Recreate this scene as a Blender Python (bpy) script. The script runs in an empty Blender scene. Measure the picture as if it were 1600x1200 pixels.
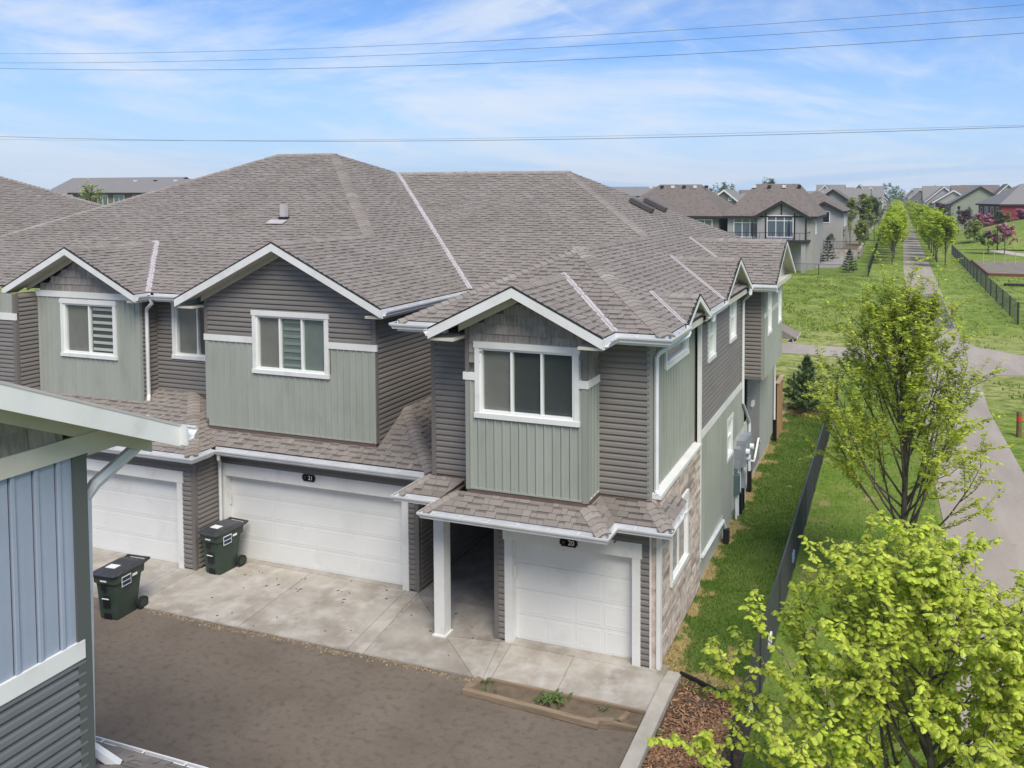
import bpy, bmesh, math, random
from mathutils import Vector as V, Matrix as Mx
R = math.radians
sc = bpy.context.scene
COL = sc.collection
rnd = random.Random(11)

# ------------------------------------------------------------------ camera
cam_d = bpy.data.cameras.new("camera"); cam = bpy.data.objects.new("camera", cam_d); COL.objects.link(cam)
FPX, PPX, PPY, YAW, PITCH, HC = 1251.39, 983.03, 360.65, R(18.21), R(2.49), 8.9
cam_d.sensor_fit = 'HORIZONTAL'; cam_d.sensor_width = 36.0
cam_d.lens = FPX / 1600 * 36.0
cam_d.shift_x = (800 - PPX) / 1600; cam_d.shift_y = (PPY - 600) / 1600
cam.location = (0, 0, HC); cam.rotation_euler = (R(90) - PITCH, 0, YAW)
cam_d.clip_start = 0.05; cam_d.clip_end = 6000
sc.camera = cam
# ------------------------------------------------------------------ sky, sun, exposure
SUN_EL, SUN_AZ = R(52), R(141)          # azimuth: direction the light comes from, clockwise from +Y
w = bpy.data.worlds.new("World"); sc.world = w; w.use_nodes = True
nt = w.node_tree; N = nt.nodes; L = nt.links; N.clear()
out = N.new('ShaderNodeOutputWorld'); bg = N.new('ShaderNodeBackground'); bg.inputs[1].default_value = 0.085
sky = N.new('ShaderNodeTexSky'); sky.sky_type = 'NISHITA'; sky.sun_disc = False
sky.sun_elevation = SUN_EL; sky.sun_rotation = SUN_AZ; sky.altitude = 600; sky.air_density = 1.0; sky.dust_density = 0.6; sky.ozone_density = 2.0
tc = N.new('ShaderNodeTexCoord'); sep = N.new('ShaderNodeSeparateXYZ'); L.new(tc.outputs['Generated'], sep.inputs[0])
def wmath(op, a, b=None, clamp=False):
    n = N.new('ShaderNodeMath'); n.operation = op; n.use_clamp = clamp
    for i, x in enumerate((a, b)):
        if x is None: continue
        if isinstance(x, (int, float)): n.inputs[i].default_value = x
        else: L.new(x, n.inputs[i])
    return n.outputs[0]
zz = wmath('ADD', wmath('MAXIMUM', sep.outputs[2], 0.0), 0.11)
cx = N.new('ShaderNodeCombineXYZ'); L.new(wmath('DIVIDE', sep.outputs[0], zz), cx.inputs[0]); L.new(wmath('DIVIDE', sep.outputs[1], zz), cx.inputs[1])
def cloud(scale, detail, rough, lo, hi, sx, sy, rot, dist=0.0, off=(0, 0, 0)):
    mp = N.new('ShaderNodeMapping'); mp.inputs['Scale'].default_value = (sx, sy, 1); mp.inputs['Rotation'].default_value = (0, 0, rot); mp.inputs['Location'].default_value = off
    L.new(cx.outputs[0], mp.inputs[0])
    n = N.new('ShaderNodeTexNoise'); n.inputs['Scale'].default_value = scale; n.inputs['Detail'].default_value = detail; n.inputs['Roughness'].default_value = rough; n.inputs['Distortion'].default_value = dist
    L.new(mp.outputs[0], n.inputs['Vector'])
    m = N.new('ShaderNodeMapRange'); m.interpolation_type = 'SMOOTHSTEP'; m.inputs[1].default_value = lo; m.inputs[2].default_value = hi
    L.new(n.outputs[0], m.inputs[0]); return m.outputs[0]
c1 = cloud(0.34, 10, 0.62, 0.42, 0.60, 1.0, 0.9, R(25), 0.8, (3.4, 1.1, 0))
c2 = cloud(1.9, 10, 0.62, 0.47, 0.80, 1.3, 0.5, R(-30), 1.0, (0.4, 5.2, 0))
cm = wmath('ADD', wmath('MULTIPLY', c1, 0.85), wmath('MULTIPLY', c2, 0.35), True)
hz = N.new('ShaderNodeMapRange'); hz.inputs[1].default_value = 0.0; hz.inputs[2].default_value = 0.20; hz.inputs[3].default_value = 1.0; hz.inputs[4].default_value = 0.05
L.new(sep.outputs[2], hz.inputs[0])
cm = wmath('MULTIPLY', cm, 0.88)
gain = N.new('ShaderNodeMixRGB'); gain.blend_type = 'MULTIPLY'; gain.inputs[0].default_value = 1; gain.inputs[2].default_value = (.50, .74, 1.06, 1)
L.new(sky.outputs[0], gain.inputs[1])
mix = N.new('ShaderNodeMixRGB'); mix.inputs[2].default_value = (4.9, 5.4, 6.1, 1)
hmix = N.new('ShaderNodeMixRGB'); hmix.inputs[2].default_value = (3.5, 4.55, 6.1, 1); L.new(hz.outputs[0], hmix.inputs[0]); L.new(gain.outputs[0], hmix.inputs[1])
L.new(cm, mix.inputs[0]); L.new(hmix.outputs[0], mix.inputs[1]); L.new(mix.outputs[0], bg.inputs[0]); L.new(bg.outputs[0], out.inputs[0])
sd = bpy.data.lights.new("sun", 'SUN'); sun = bpy.data.objects.new("sun", sd); COL.objects.link(sun)
sd.energy = 2.3; sd.angle = R(30); sd.color = (1.0, 0.93, 0.82)
sv = V((math.sin(SUN_AZ) * math.cos(SUN_EL), math.cos(SUN_AZ) * math.cos(SUN_EL), math.sin(SUN_EL)))
sun.rotation_euler = (-sv).to_track_quat('-Z', 'Y').to_euler(); sun.location = (0, -10, 40)
vs = sc.view_settings; vs.view_transform = 'Standard'; vs.look = 'None'; vs.gamma = 1; vs.use_curve_mapping = False; vs.exposure = 0.9
try: sc.display_settings.display_device = 'sRGB'
except Exception: pass
sc.cycles.max_bounces = 6; sc.cycles.transparent_max_bounces = 12

# ------------------------------------------------------------------ helpers
ORG = {}
def proj(p):
    d = V(p) - V((0, 0, HC)); cy, sy = math.cos(YAW), math.sin(YAW); cp, sp = math.cos(PITCH), math.sin(PITCH)
    f = V((-sy * cp, cy * cp, -sp)); r = V((cy, sy, 0)); dn = f.cross(r); z = d.dot(f)
    if z < 0.1: return None
    return PPX + FPX * d.dot(r) / z, PPY + FPX * d.dot(dn) / z, z
def org(o): return ORG.get(o.name, V((0, 0, 0))) if o else V((0, 0, 0))
def thing(name, label, cat, loc=(0, 0, 0), group=None):
    o = bpy.data.objects.new(name, None); COL.objects.link(o); o.location = loc; ORG[o.name] = V(loc)
    o.empty_display_size = 0.2
    return tag(o, label, cat, group)
def tag(o, label=None, cat=None, group=None, kind=None):
    if label: o['label'] = label
    if cat: o['category'] = cat
    if group: o['group'] = group
    if kind: o['kind'] = kind
    return o
def link(name, me, parent=None, Mw=None):
    o = bpy.data.objects.new(name, me); COL.objects.link(o)
    if parent is not None: o.parent = parent
    if Mw is not None: o.matrix_basis = Mx.Translation(-org(parent)) @ Mw
    ORG[o.name] = org(parent).copy()
    return o
def mesh(name, vs_, fs, mat=None, smooth=False, tint=None, mi=None):
    me = bpy.data.meshes.new(name); me.from_pydata([tuple(v) for v in vs_], [], fs); me.update()
    for m in (mat if isinstance(mat, (list, tuple)) else [mat]):
        if m: me.materials.append(m)
    if mi: me.polygons.foreach_set('material_index', mi)
    if smooth: me.polygons.foreach_set('use_smooth', [True] * len(me.polygons))
    if tint is not None:
        a = me.attributes.new('tint', 'FLOAT', 'FACE'); a.data.foreach_set('value', tint)
    return me
class MB:
    def __init__(s): s.v = []; s.f = []; s.t = []; s.m = []; s.ct = 0.0; s.cm = 0
    def add(s, vs_, fs):
        b = len(s.v); s.v += [V(v) for v in vs_]
        for f in fs: s.f.append([b + i for i in f]); s.t.append(s.ct); s.m.append(s.cm)
        return s
    def box(s, c, d, rz=0.0, M=None):
        x, y, z = d[0] / 2, d[1] / 2, d[2] / 2
        vs_ = [V((i * x, j * y, k * z)) for k in (-1, 1) for j in (-1, 1) for i in (-1, 1)]
        m = Mx.Translation(V(c)) @ Mx.Rotation(rz, 4, 'Z') if M is None else Mx.Translation(V(c)) @ M.to_4x4()
        return s.add([m @ v for v in vs_], [(0, 2, 3, 1), (4, 5, 7, 6), (0, 1, 5, 4), (2, 6, 7, 3), (0, 4, 6, 2), (1, 3, 7, 5)])
    def b2(s, a, b):   # box from two corners
        a, b = V(a), V(b); return s.box((a + b) / 2, [abs(b[i] - a[i]) for i in range(3)])
    def prism(s, poly, vec):
        n = len(poly); poly = [V(p) for p in poly]; vec = V(vec)
        return s.add(poly + [p + vec for p in poly], [tuple(range(n))[::-1], tuple(range(n, 2 * n))] + [(i, (i + 1) % n, n + (i + 1) % n, n + i) for i in range(n)])
    def tube(s, pts, r, n=8, cap=True):
        pts = [V(p) for p in pts]; k = len(pts); rs = r if isinstance(r, (list, tuple)) else [r] * k; vs_ = []; prev = None
        for i, p in enumerate(pts):
            t = (pts[min(i + 1, k - 1)] - pts[max(i - 1, 0)]).normalized()
            if prev is None:
                a = t.cross(V((0, 0, 1)));  a = a if a.length > .05 else t.cross(V((1, 0, 0)))
            else: a = prev - t * prev.dot(t)
            a.normalize(); prev = a; b = t.cross(a)
            vs_ += [p + (a * math.cos(2 * math.pi * j / n) + b * math.sin(2 * math.pi * j / n)) * rs[i] for j in range(n)]
        fs = [(i * n + j, i * n + (j + 1) % n, (i + 1) * n + (j + 1) % n, (i + 1) * n + j) for i in range(k - 1) for j in range(n)]
        if cap: fs += [tuple(range(n))[::-1], tuple(range((k - 1) * n, k * n))]
        return s.add(vs_, fs)
    def bar(s, a, b, w_, h_, up=(0, 0, 1)):
        a, b = V(a), V(b); t = (b - a); l = t.length; t.normalize(); u = V(up)
        x = t.cross(u); x = x if x.length > 1e-4 else t.cross(V((1, 0, 0))); x.normalize(); u = x.cross(t)
        return s.box((a + b) / 2, (l, w_, h_), M=Mx((t, x, u)).transposed())
    def build(s, name, mat, parent=None, smooth=False):
        o0 = org(parent)
        me = mesh(name, [v - o0 for v in s.v], s.f, mat, smooth, s.t if any(s.t) else None, s.m if any(s.m) else None)
        return link(name, me, parent)
def sweep(mb, pts, prof, side, z, closed=False):
    """sweep profile [(offset, dz)] along a horizontal polyline; side=+1: offset to the left of travel"""
    P2 = [V((p[0], p[1])) for p in pts]; k = len(P2); rows = []
    for i in range(k):
        d0 = (P2[i] - P2[i - 1]).normalized() if i > 0 else None; d1 = (P2[i + 1] - P2[i]).normalized() if i < k - 1 else None
        if d0 is None: d0 = d1
        if d1 is None: d1 = d0
        n0, n1 = V((-d0.y, d0.x)), V((-d1.y, d1.x)); m = (n0 + n1).normalized(); sc_ = 1 / max(.3, m.dot(n0))
        rows.append([V((P2[i].x + m.x * o * sc_ * side, P2[i].y + m.y * o * sc_ * side, z + dz)) for o, dz in prof])
    n = len(prof); vs_ = [v for r_ in rows for v in r_]
    fs = [(i * n + j, i * n + j + 1, (i + 1) * n + j + 1, (i + 1) * n + j) for i in range(k - 1) for j in range(n - 1)]
    fs += [tuple(range(n))[::-1], tuple(range((k - 1) * n, k * n))] if closed else []
    mb.add(vs_, fs)

# ------------------------------------------------------------------ materials
MATS = {}
def mat(name, col, rough=.7, col2=None, ns=3.0, nd=4, bump=None, spec=.3, metal=0.0, lo=.35, hi=.65, col3=None, ns3=30., lo3=.5, hi3=.7, tv=1.0, stretch=None, trans=0.0, coat=0.0):
    m = bpy.data.materials.new(name); m.use_nodes = True; t = m.node_tree; n_ = t.nodes; l_ = t.links
    b = n_['Principled BSDF']; b.inputs['Roughness'].default_value = rough; b.inputs['Metallic'].default_value = metal
    b.inputs['Specular IOR Level'].default_value = spec
    if coat: b.inputs['Coat Weight'].default_value = coat
    geo = n_.new('ShaderNodeNewGeometry'); pos = geo.outputs['Position']
    if stretch:
        mp = n_.new('ShaderNodeMapping'); mp.inputs['Scale'].default_value = stretch; l_.new(pos, mp.inputs[0]); pos = mp.outputs[0]
    rgb = n_.new('ShaderNodeRGB'); rgb.outputs[0].default_value = (*col, 1); c = rgb.outputs[0]
    def layer(c, cc, scale, det, a, bb):
        n = n_.new('ShaderNodeTexNoise'); n.inputs['Scale'].default_value = scale; n.inputs['Detail'].default_value = det; n.inputs['Roughness'].default_value = .6; l_.new(pos, n.inputs['Vector'])
        r = n_.new('ShaderNodeMapRange'); r.inputs[1].default_value = a; r.inputs[2].default_value = bb; l_.new(n.outputs[0], r.inputs[0])
        x = n_.new('ShaderNodeMixRGB'); x.inputs[2].default_value = (*cc, 1); l_.new(r.outputs[0], x.inputs[0]); l_.new(c, x.inputs[1]); return x.outputs[0]
    if col2: c = layer(c, col2, ns, nd, lo, hi)
    if col3: c = layer(c, col3, ns3, 3, lo3, hi3)
    if tv:
        a1 = n_.new('ShaderNodeAttribute'); a1.attribute_type = 'GEOMETRY'; a1.attribute_name = 'tint'
        a2 = n_.new('ShaderNodeAttribute'); a2.attribute_type = 'OBJECT'; a2.attribute_name = 'tv'
        s1 = n_.new('ShaderNodeMath'); s1.operation = 'ADD'; l_.new(a1.outputs['Fac'], s1.inputs[0]); l_.new(a2.outputs['Fac'], s1.inputs[1])
        s2 = n_.new('ShaderNodeMath'); s2.operation = 'ADD'; s2.inputs[1].default_value = 1.0; l_.new(s1.outputs[0], s2.inputs[0])
        x = n_.new('ShaderNodeMixRGB'); x.blend_type = 'MULTIPLY'; x.inputs[0].default_value = 1; l_.new(c, x.inputs[1]); l_.new(s2.outputs[0], x.inputs[2]); c = x.outputs[0]
    l_.new(c, b.inputs['Base Color'])
    if bump:
        n = n_.new('ShaderNodeTexNoise'); n.inputs['Scale'].default_value = bump[0]; n.inputs['Detail'].default_value = 5; l_.new(pos, n.inputs['Vector'])
        bp = n_.new('ShaderNodeBump'); bp.inputs['Strength'].default_value = bump[1]; bp.inputs['Distance'].default_value = bump[2] if len(bump) > 2 else .01
        l_.new(n.outputs[0], bp.inputs['Height']); l_.new(bp.outputs[0], b.inputs['Normal'])
    if trans:
        tr = n_.new('ShaderNodeBsdfTranslucent'); l_.new(c, tr.inputs[0]); mx = n_.new('ShaderNodeMixShader'); mx.inputs[0].default_value = trans
        l_.new(b.outputs[0], mx.inputs[1]); l_.new(tr.outputs[0], mx.inputs[2]); l_.new(mx.outputs[0], n_['Material Output'].inputs[0])
    MATS[name] = m; return m
def glass(name, tint=(.5, .55, .55), alpha=.55, refl=.0):
    m = bpy.data.materials.new(name); m.use_nodes = True; t = m.node_tree; n_ = t.nodes; l_ = t.links; n_.remove(n_['Principled BSDF'])
    tr = n_.new('ShaderNodeBsdfTransparent'); tr.inputs[0].default_value = (*tint, 1)
    gl = n_.new('ShaderNodeBsdfGlossy'); gl.inputs['Roughness'].default_value = .02; gl.inputs[0].default_value = (.95, 1, 1, 1)
    fr = n_.new('ShaderNodeLayerWeight'); fr.inputs[0].default_value = .5
    pw_ = n_.new('ShaderNodeMath'); pw_.operation = 'POWER'; pw_.inputs[1].default_value = 4.0; l_.new(fr.outputs['Facing'], pw_.inputs[0])
    ad = n_.new('ShaderNodeMath'); ad.operation = 'MULTIPLY_ADD'; ad.inputs[1].default_value = .75; ad.inputs[2].default_value = .085 + refl; l_.new(pw_.outputs[0], ad.inputs[0])
    mx = n_.new('ShaderNodeMixShader'); l_.new(ad.outputs[0], mx.inputs[0]); l_.new(tr.outputs[0], mx.inputs[1]); l_.new(gl.outputs[0], mx.inputs[2]); l_.new(mx.outputs[0], n_['Material Output'].inputs[0])
    MATS[name] = m; return m
m_white = mat('white_trim', (.74, .74, .72), .45, (.67, .665, .64), 1.3, col3=(.58, .565, .53), ns3=2.6, lo3=.58, hi3=.85)
m_gut = mat('white_aluminium', (.72, .73, .74), .35, (.62, .63, .64), 2.0, spec=.5)
m_soffit = mat('cream_soffit', (.56, .54, .46), .6, (.50, .48, .41), 2.0)
m_door = mat('garage_door_white', (.72, .72, .70), .5, (.67, .67, .65), .8, col3=(.60, .59, .565), ns3=1.8, lo3=.58, hi3=.9)
m_lap = mat('grey_lap_vinyl', (.205, .187, .171), .55, (.18, .164, .150), 1.1, bump=(90, .12), stretch=(1, 1, 3))
m_sage = mat('sage_board_vinyl', (.338, .358, .318), .6, (.31, .33, .29), 1.2, bump=(60, .15), col3=(.265, .278, .242), ns3=2.2, lo3=.52, hi3=.85, stretch=(1, 1, .35))
m_corner = mat('grey_corner_post', (.165, .15, .137), .5)
m_cornerg = mat('sage_corner_post', (.265, .275, .24), .55)
m_shake = mat('grey_shake', (.31, .283, .255), .75, (.20, .182, .165), 9.0, 6, bump=(50, .6), stretch=(3, 3, .45))
m_shingle = mat('asphalt_shingle', (.232, .204, .182), .9, (.275, .245, .22), .8, 6, bump=(240, .4, .005), col3=(.165, .144, .129), ns3=140, lo3=.5, hi3=.72, spec=.15)
m_deck = mat('roof_underlay', (.16, .105, .09), .9, (.12, .085, .075), 4)
m_flash = mat('valley_metal', (.50, .46, .455), .45, (.43, .40, .39), 3, spec=.5)
m_brick = mat('pale_brick', (.56, .48, .42), .85, (.36, .265, .215), 7, 5, bump=(60, .5), lo=.42, hi=.68)
m_mortar = mat('mortar', (.46, .41, .37), .95, (.28, .25, .22), 8)
m_conc = mat('foundation_concrete', (.50, .46, .39), .9, (.40, .37, .31), 2.5, bump=(60, .2))
m_slab = mat('driveway_concrete', (.42, .39, .34), .85, (.27, .235, .195), .9, 7, bump=(110, .2), col3=(.48, .455, .41), ns3=2.2, lo3=.45, hi3=.75)
m_asph = mat('dusty_asphalt', (.172, .141, .112), .92, (.232, .193, .155), .9, 12, bump=(90, .9, .02), col3=(.128, .105, .085), ns3=9.0, lo3=.50, hi3=.80, spec=.08, stretch=(.7, 1, 1), lo=.32, hi=.72)
m_black = mat('black_coat', (.012, .012, .013), .45)
m_dark = mat('dark_plastic', (.02, .022, .022), .5)
m_glass = glass('window_glass', (.86, .9, .88))
m_room = mat('dim_room', (.075, .08, .077), .9)  # flat backing close behind glass; the room's dimness is put into this colour
m_blind = mat('grey_roller_blind', (.25, .24, .22), .8, (.22, .205, .19), 3)
m_blindw = mat('white_blind', (.62, .64, .61), .7)
m_curtain = mat('pale_curtain', (.62, .62, .58), .8)
m_num = mat('number_paint', (.8, .78, .72), .6)
m_vinylw = mat('white_vinyl', (.78, .79, .78), .35)
# ------------------------------------------------------------------ building components
UP = V((0, 0, 1))
PLK = {}
def frameM(p, x, y, z): 
    m = Mx((x, y, z)).transposed().to_4x4(); m.translation = p; return m
def plank_mesh(key, mt):
    if key in PLK: return PLK[key]
    kind, a, nm = key
    if kind == 'lap':   # unit length along x, courses a high, dutch lap profile
        pr = [(0, .004), (.036, .004), (.038, .010), (.032, a * .50), (.006, a * .90), (0, a * .97)]
        vs_ = [V((x, d, z)) for x in (0, 1) for d, z in pr]; n = len(pr)
        fs = [(i, i + 1, n + i + 1, n + i) for i in range(n - 1)] + [tuple(range(n)), tuple(range(n, 2 * n))[::-1]]
    else:               # vertical board, unit height along z, pitch a
        k_ = 1.0 if a > .15 else 1.7; pr = [(0, -.01), (0, .026 * k_), (.004, .030 * k_), (.036, .030 * k_), (.042, .012), (a * .5, .0135), (a - .016, .011), (a - .014, -.01)]
        vs_ = [V((x, d, z)) for z in (0, 1) for x, d in pr]; n = len(pr)
        fs = [(i, i + 1, n + i + 1, n + i) for i in range(n - 1)] + [tuple(range(n)), tuple(range(n, 2 * n))[::-1]]
    PLK[key] = mesh('siding_plank' if kind == 'lap' else 'vertical_board', vs_, fs, mt); return PLK[key]
class Wall:
    """a wall plane: base point, direction U, outward normal Nn; coordinates (u, d, z)"""
    def __init__(s, th, P0, U, Nn, name='wall'):
        s.th = th; s.P0 = V((P0[0], P0[1], 0)); s.U = V(U).normalized(); s.N = V(Nn).normalized(); s.name = name; s.part = None; s.bk = MB()
    def p(s, u, d, z): return s.P0 + s.U * u + s.N * d + UP * z
    def back(s, poly, t=.05, d=-.10):   # backing slab, poly [(u,z)]
        s.bk.prism([s.p(u, d, z) for u, z in poly], -s.N * t); return s
    def done(s, mt): s.part = s.bk.build(s.name, mt, s.th); return s
    def wb(s, mb, u, d, z):
        vs_ = [s.p(a, b, c) for c in z for b in d for a in u]
        mb.add(vs_, [(0, 2, 3, 1), (4, 5, 7, 6), (0, 1, 5, 4), (2, 6, 7, 3), (0, 4, 6, 2), (1, 3, 7, 5)])
    def lap(s, z0, z1, span, mt, e=.116, holes=()):
        me = plank_mesh(('lap', e, mt.name), mt); z = z0
        while z < z1 - .02:
            a, b = span(z + e) if callable(span) else span
            segs = [(a, b)] if b - a > .05 else []
            for (h0, h1, g0, g1) in holes:
                if g0 < z + e * .6 and g1 > z + e * .4:
                    ns = []
                    for (x0, x1) in segs:
                        if h1 <= x0 or h0 >= x1: ns.append((x0, x1)); continue
                        if h0 > x0 + .02: ns.append((x0, h0))
                        if h1 < x1 - .02: ns.append((h1, x1))
                    segs = ns
            for x0, x1 in segs:
                o = link('siding_plank', me, s.part, frameM(s.p(x0, 0, z), s.U * (x1 - x0), s.N, UP)); o['tv'] = rnd.uniform(-.035, .035)
            z += e
    def boards(s, u0, u1, z0, z1, mt, pitch=.172, holes=()):
        me = plank_mesh(('vb', pitch, mt.name), mt); u = u0
        while u < u1 - .03:
            top = z1(u + pitch / 2) if callable(z1) else z1; segs = [(z0, top)]
            for (h0, h1, g0, g1) in holes:
                if h0 < u + pitch * .6 and h1 > u + pitch * .4:
                    segs = [q_ for (a, b) in segs for q_ in ((a, min(b, g0)), (max(a, g1), b)) if q_[1] - q_[0] > .03]
            fr = min(1.0, (u1 - u) / pitch)
            for a, b in segs:
                o = link('vertical_board', me, s.part, frameM(s.p(u, 0, a), s.U * fr, s.N, UP * (b - a))); o['tv'] = rnd.uniform(-.03, .03)
            u += pitch
    def shakes(s, z0, z1, span, mt, e=.19, holes=()):
        z = z0; row = 0
        while z < z1 - .03:
            a, b = span(z + e * .7) if callable(span) else span; u = a
            while u < b - .02:
                wdt = min(rnd.uniform(.18, .62), b - u); cu = u + wdt / 2
                if not any(h0 < cu < h1 and g0 < z + e / 2 < g1 for h0, h1, g0, g1 in holes):
                    q = MB(); q.prism([s.p(u + .003, .026, z), s.p(u + wdt - .003, .026, z), s.p(u + wdt - .003, .006, z + e * 1.04), s.p(u + .003, .006, z + e * 1.04)], -s.N * .006)
                    o = q.build('shake', mt, s.part); o['tv'] = rnd.uniform(-.16, .16)
                u += wdt
            z += e; row += 1
    def trim(s, name, u, z, mt=None, d=(0, .045)):
        q = MB(); s.wb(q, u, d, z); return q.build(name, mt or m_white, s.th)
    def window(s, u0, u1, z0, z1, n=3, blinds=None, t=.095, d=.0, ears=True, mode='V'):
        """casing outer extents u0..u1, z0..z1"""
        q = MB(); D = (d, d + .05); e = .035 if ears else 0
        s.wb(q, (u0 - e * .6, u1 + e * .6), (D[0], D[1] + .008), (z1 - t * 1.25, z1))
        s.wb(q, (u0, u0 + t), D, (z0 + t, z1 - t * 1.25)); s.wb(q, (u1 - t, u1), D, (z0 + t, z1 - t * 1.25))
        s.wb(q, (u0 - e * .4, u1 + e * .4), (D[0], D[1] + .014), (z0, z0 + t))
        wd = q.build('window', m_white, s.th)
        a, b, c, g = u0 + t, u1 - t, z0 + t, z1 - t * 1.25; f = .045
        q = MB(); DD = (d - .07, d + .022)
        s.wb(q, (a, b), DD, (c, c + f)); s.wb(q, (a, b), DD, (g - f, g)); s.wb(q, (a, a + f), DD, (c + f, g - f)); s.wb(q, (b - f, b), DD, (c + f, g - f))
        us = []; wp = (b - a - 2 * f)
        for i in range(n): us.append((a + f + wp * i / n, a + f + wp * (i + 1) / n))
        if mode == 'V':
            for i in range(1, n): s.wb(q, (us[i][0] - .022, us[i][0] + .022), (d - .07, d + .012), (c + f, g - f))
        else:   # single hung: horizontal meeting rail
            mz = c + (g - c) * .52; s.wb(q, (a + f, b - f), (d - .07, d + .012), (mz - .02, mz + .02))
        q.build('sash', m_vinylw, wd)
        for i, (x0, x1) in enumerate(us):
            q = MB(); q.add([s.p(x0, d - .03, c + f), s.p(x1, d - .03, c + f), s.p(x1, d - .03, g - f), s.p(x0, d - .03, g - f)], [(0, 1, 2, 3)]); q.build('pane', m_glass, wd)
            bm_ = (blinds or [m_room] * n)[i]
            if isinstance(bm_, tuple):
                q = MB(); q.add([s.p(x0, d - .075, c + f), s.p(x1, d - .075, c + f), s.p(x1, d - .075, g - f), s.p(x0, d - .075, g - f)], [(0, 1, 2, 3)]); q.build('blind_or_room_dimness', bm_[0], wd)
                k = 7; q = MB()
                for j in range(k):
                    zz_ = c + f + (g - c - 2 * f) * (j + .3) / k; s.wb(q, (x0 + .06, x1 - .01), (d - .06, d - .055), (zz_, zz_ + (g - c) * .055))
                q.build('blind_slats', bm_[1], wd)
            else:
                q = MB(); q.add([s.p(x0, d - .07, c + f), s.p(x1, d - .07, c + f), s.p(x1, d - .07, g - f), s.p(x0, d - .07, g - f)], [(0, 1, 2, 3)]); q.build('blind_or_room_dimness', bm_, wd)  # one sheet for real blinds and, with m_room, for painted room dimness
        return wd
    def hole(s, u0, u1, z0, z1): return (u0 + .03, u1 - .03, z0 + .03, z1 - .03)
    def garage(s, u0, u1, h, cols, ext=(.17, .17), head=.28, rec=.14):
        q = MB()
        s.wb(q, (u0 - ext[0] - .03, u1 + ext[1] + .03), (0, .05), (h, h + head))
        s.wb(q, (u0 - ext[0], u0), (-.02, .042), (0.004, h)); s.wb(q, (u1, u1 + ext[1]), (-.02, .042), (0.004, h))
        s.wb(q, (u0 - .012, u0), (-rec - .02, -.021), (0.004, h)); s.wb(q, (u1, u1 + .012), (-rec - .02, -.021), (0.004, h)); s.wb(q, (u0, u1), (-rec - .02, -.001), (h, h + .012))
        q.build('door_casing', m_white, s.th)
        q = MB(); rows = 4; hh = (h - .015) / rows
        for i in range(rows): s.wb(q, (u0 + .001, u1 - .001), (-rec - .03, -rec), (.02 + i * hh, .02 + (i + 1) * hh - .006))
        gd = q.build('garage_door', m_door, s.th)
        q = MB(); s.wb(q, (u0 + .002, u1 - .002), (-rec - .025, -rec + .004), (0.004, .03)); q.build('bottom_seal', m_black, gd)
        pw = (u1 - u0 - .12) / cols; me = None
        for i in range(rows):
            for j in range(cols):
                a0, a1 = .03, pw - .05; c0, c1 = .05, hh - .055; bv = .028; hgt = .0022
                if me is None:
                    vs_ = [V((a0, 0, c0)), V((a1, 0, c0)), V((a1, 0, c1)), V((a0, 0, c1)), V((a0 + .012, hgt, c0 + .012)), V((a1 - .012, hgt, c0 + .012)), V((a1 - .012, hgt, c1 - .012)), V((a0 + .012, hgt, c1 - .012)),
                           V((a0 + bv, hgt, c0 + bv)), V((a1 - bv, hgt, c0 + bv)), V((a1 - bv, hgt, c1 - bv)), V((a0 + bv, hgt, c1 - bv)), V((a0 + bv + .01, .001, c0 + bv + .01)), V((a1 - bv - .01, .001, c0 + bv + .01)), V((a1 - bv - .01, .001, c1 - bv - .01)), V((a0 + bv + .01, .001, c1 - bv - .01))]
                    fs = [(k * 4 + i_, k * 4 + (i_ + 1) % 4, k * 4 + 4 + (i_ + 1) % 4, k * 4 + 4 + i_) for k in range(3) for i_ in range(4)] + [(12, 13, 14, 15)]
                    me = mesh('panel', vs_, fs, m_door)
                link('panel', me, gd, frameM(s.p(u0 + .07 + j * pw, -rec + .001, .02 + i * hh), s.U, s.N, UP))
        return gd

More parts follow.
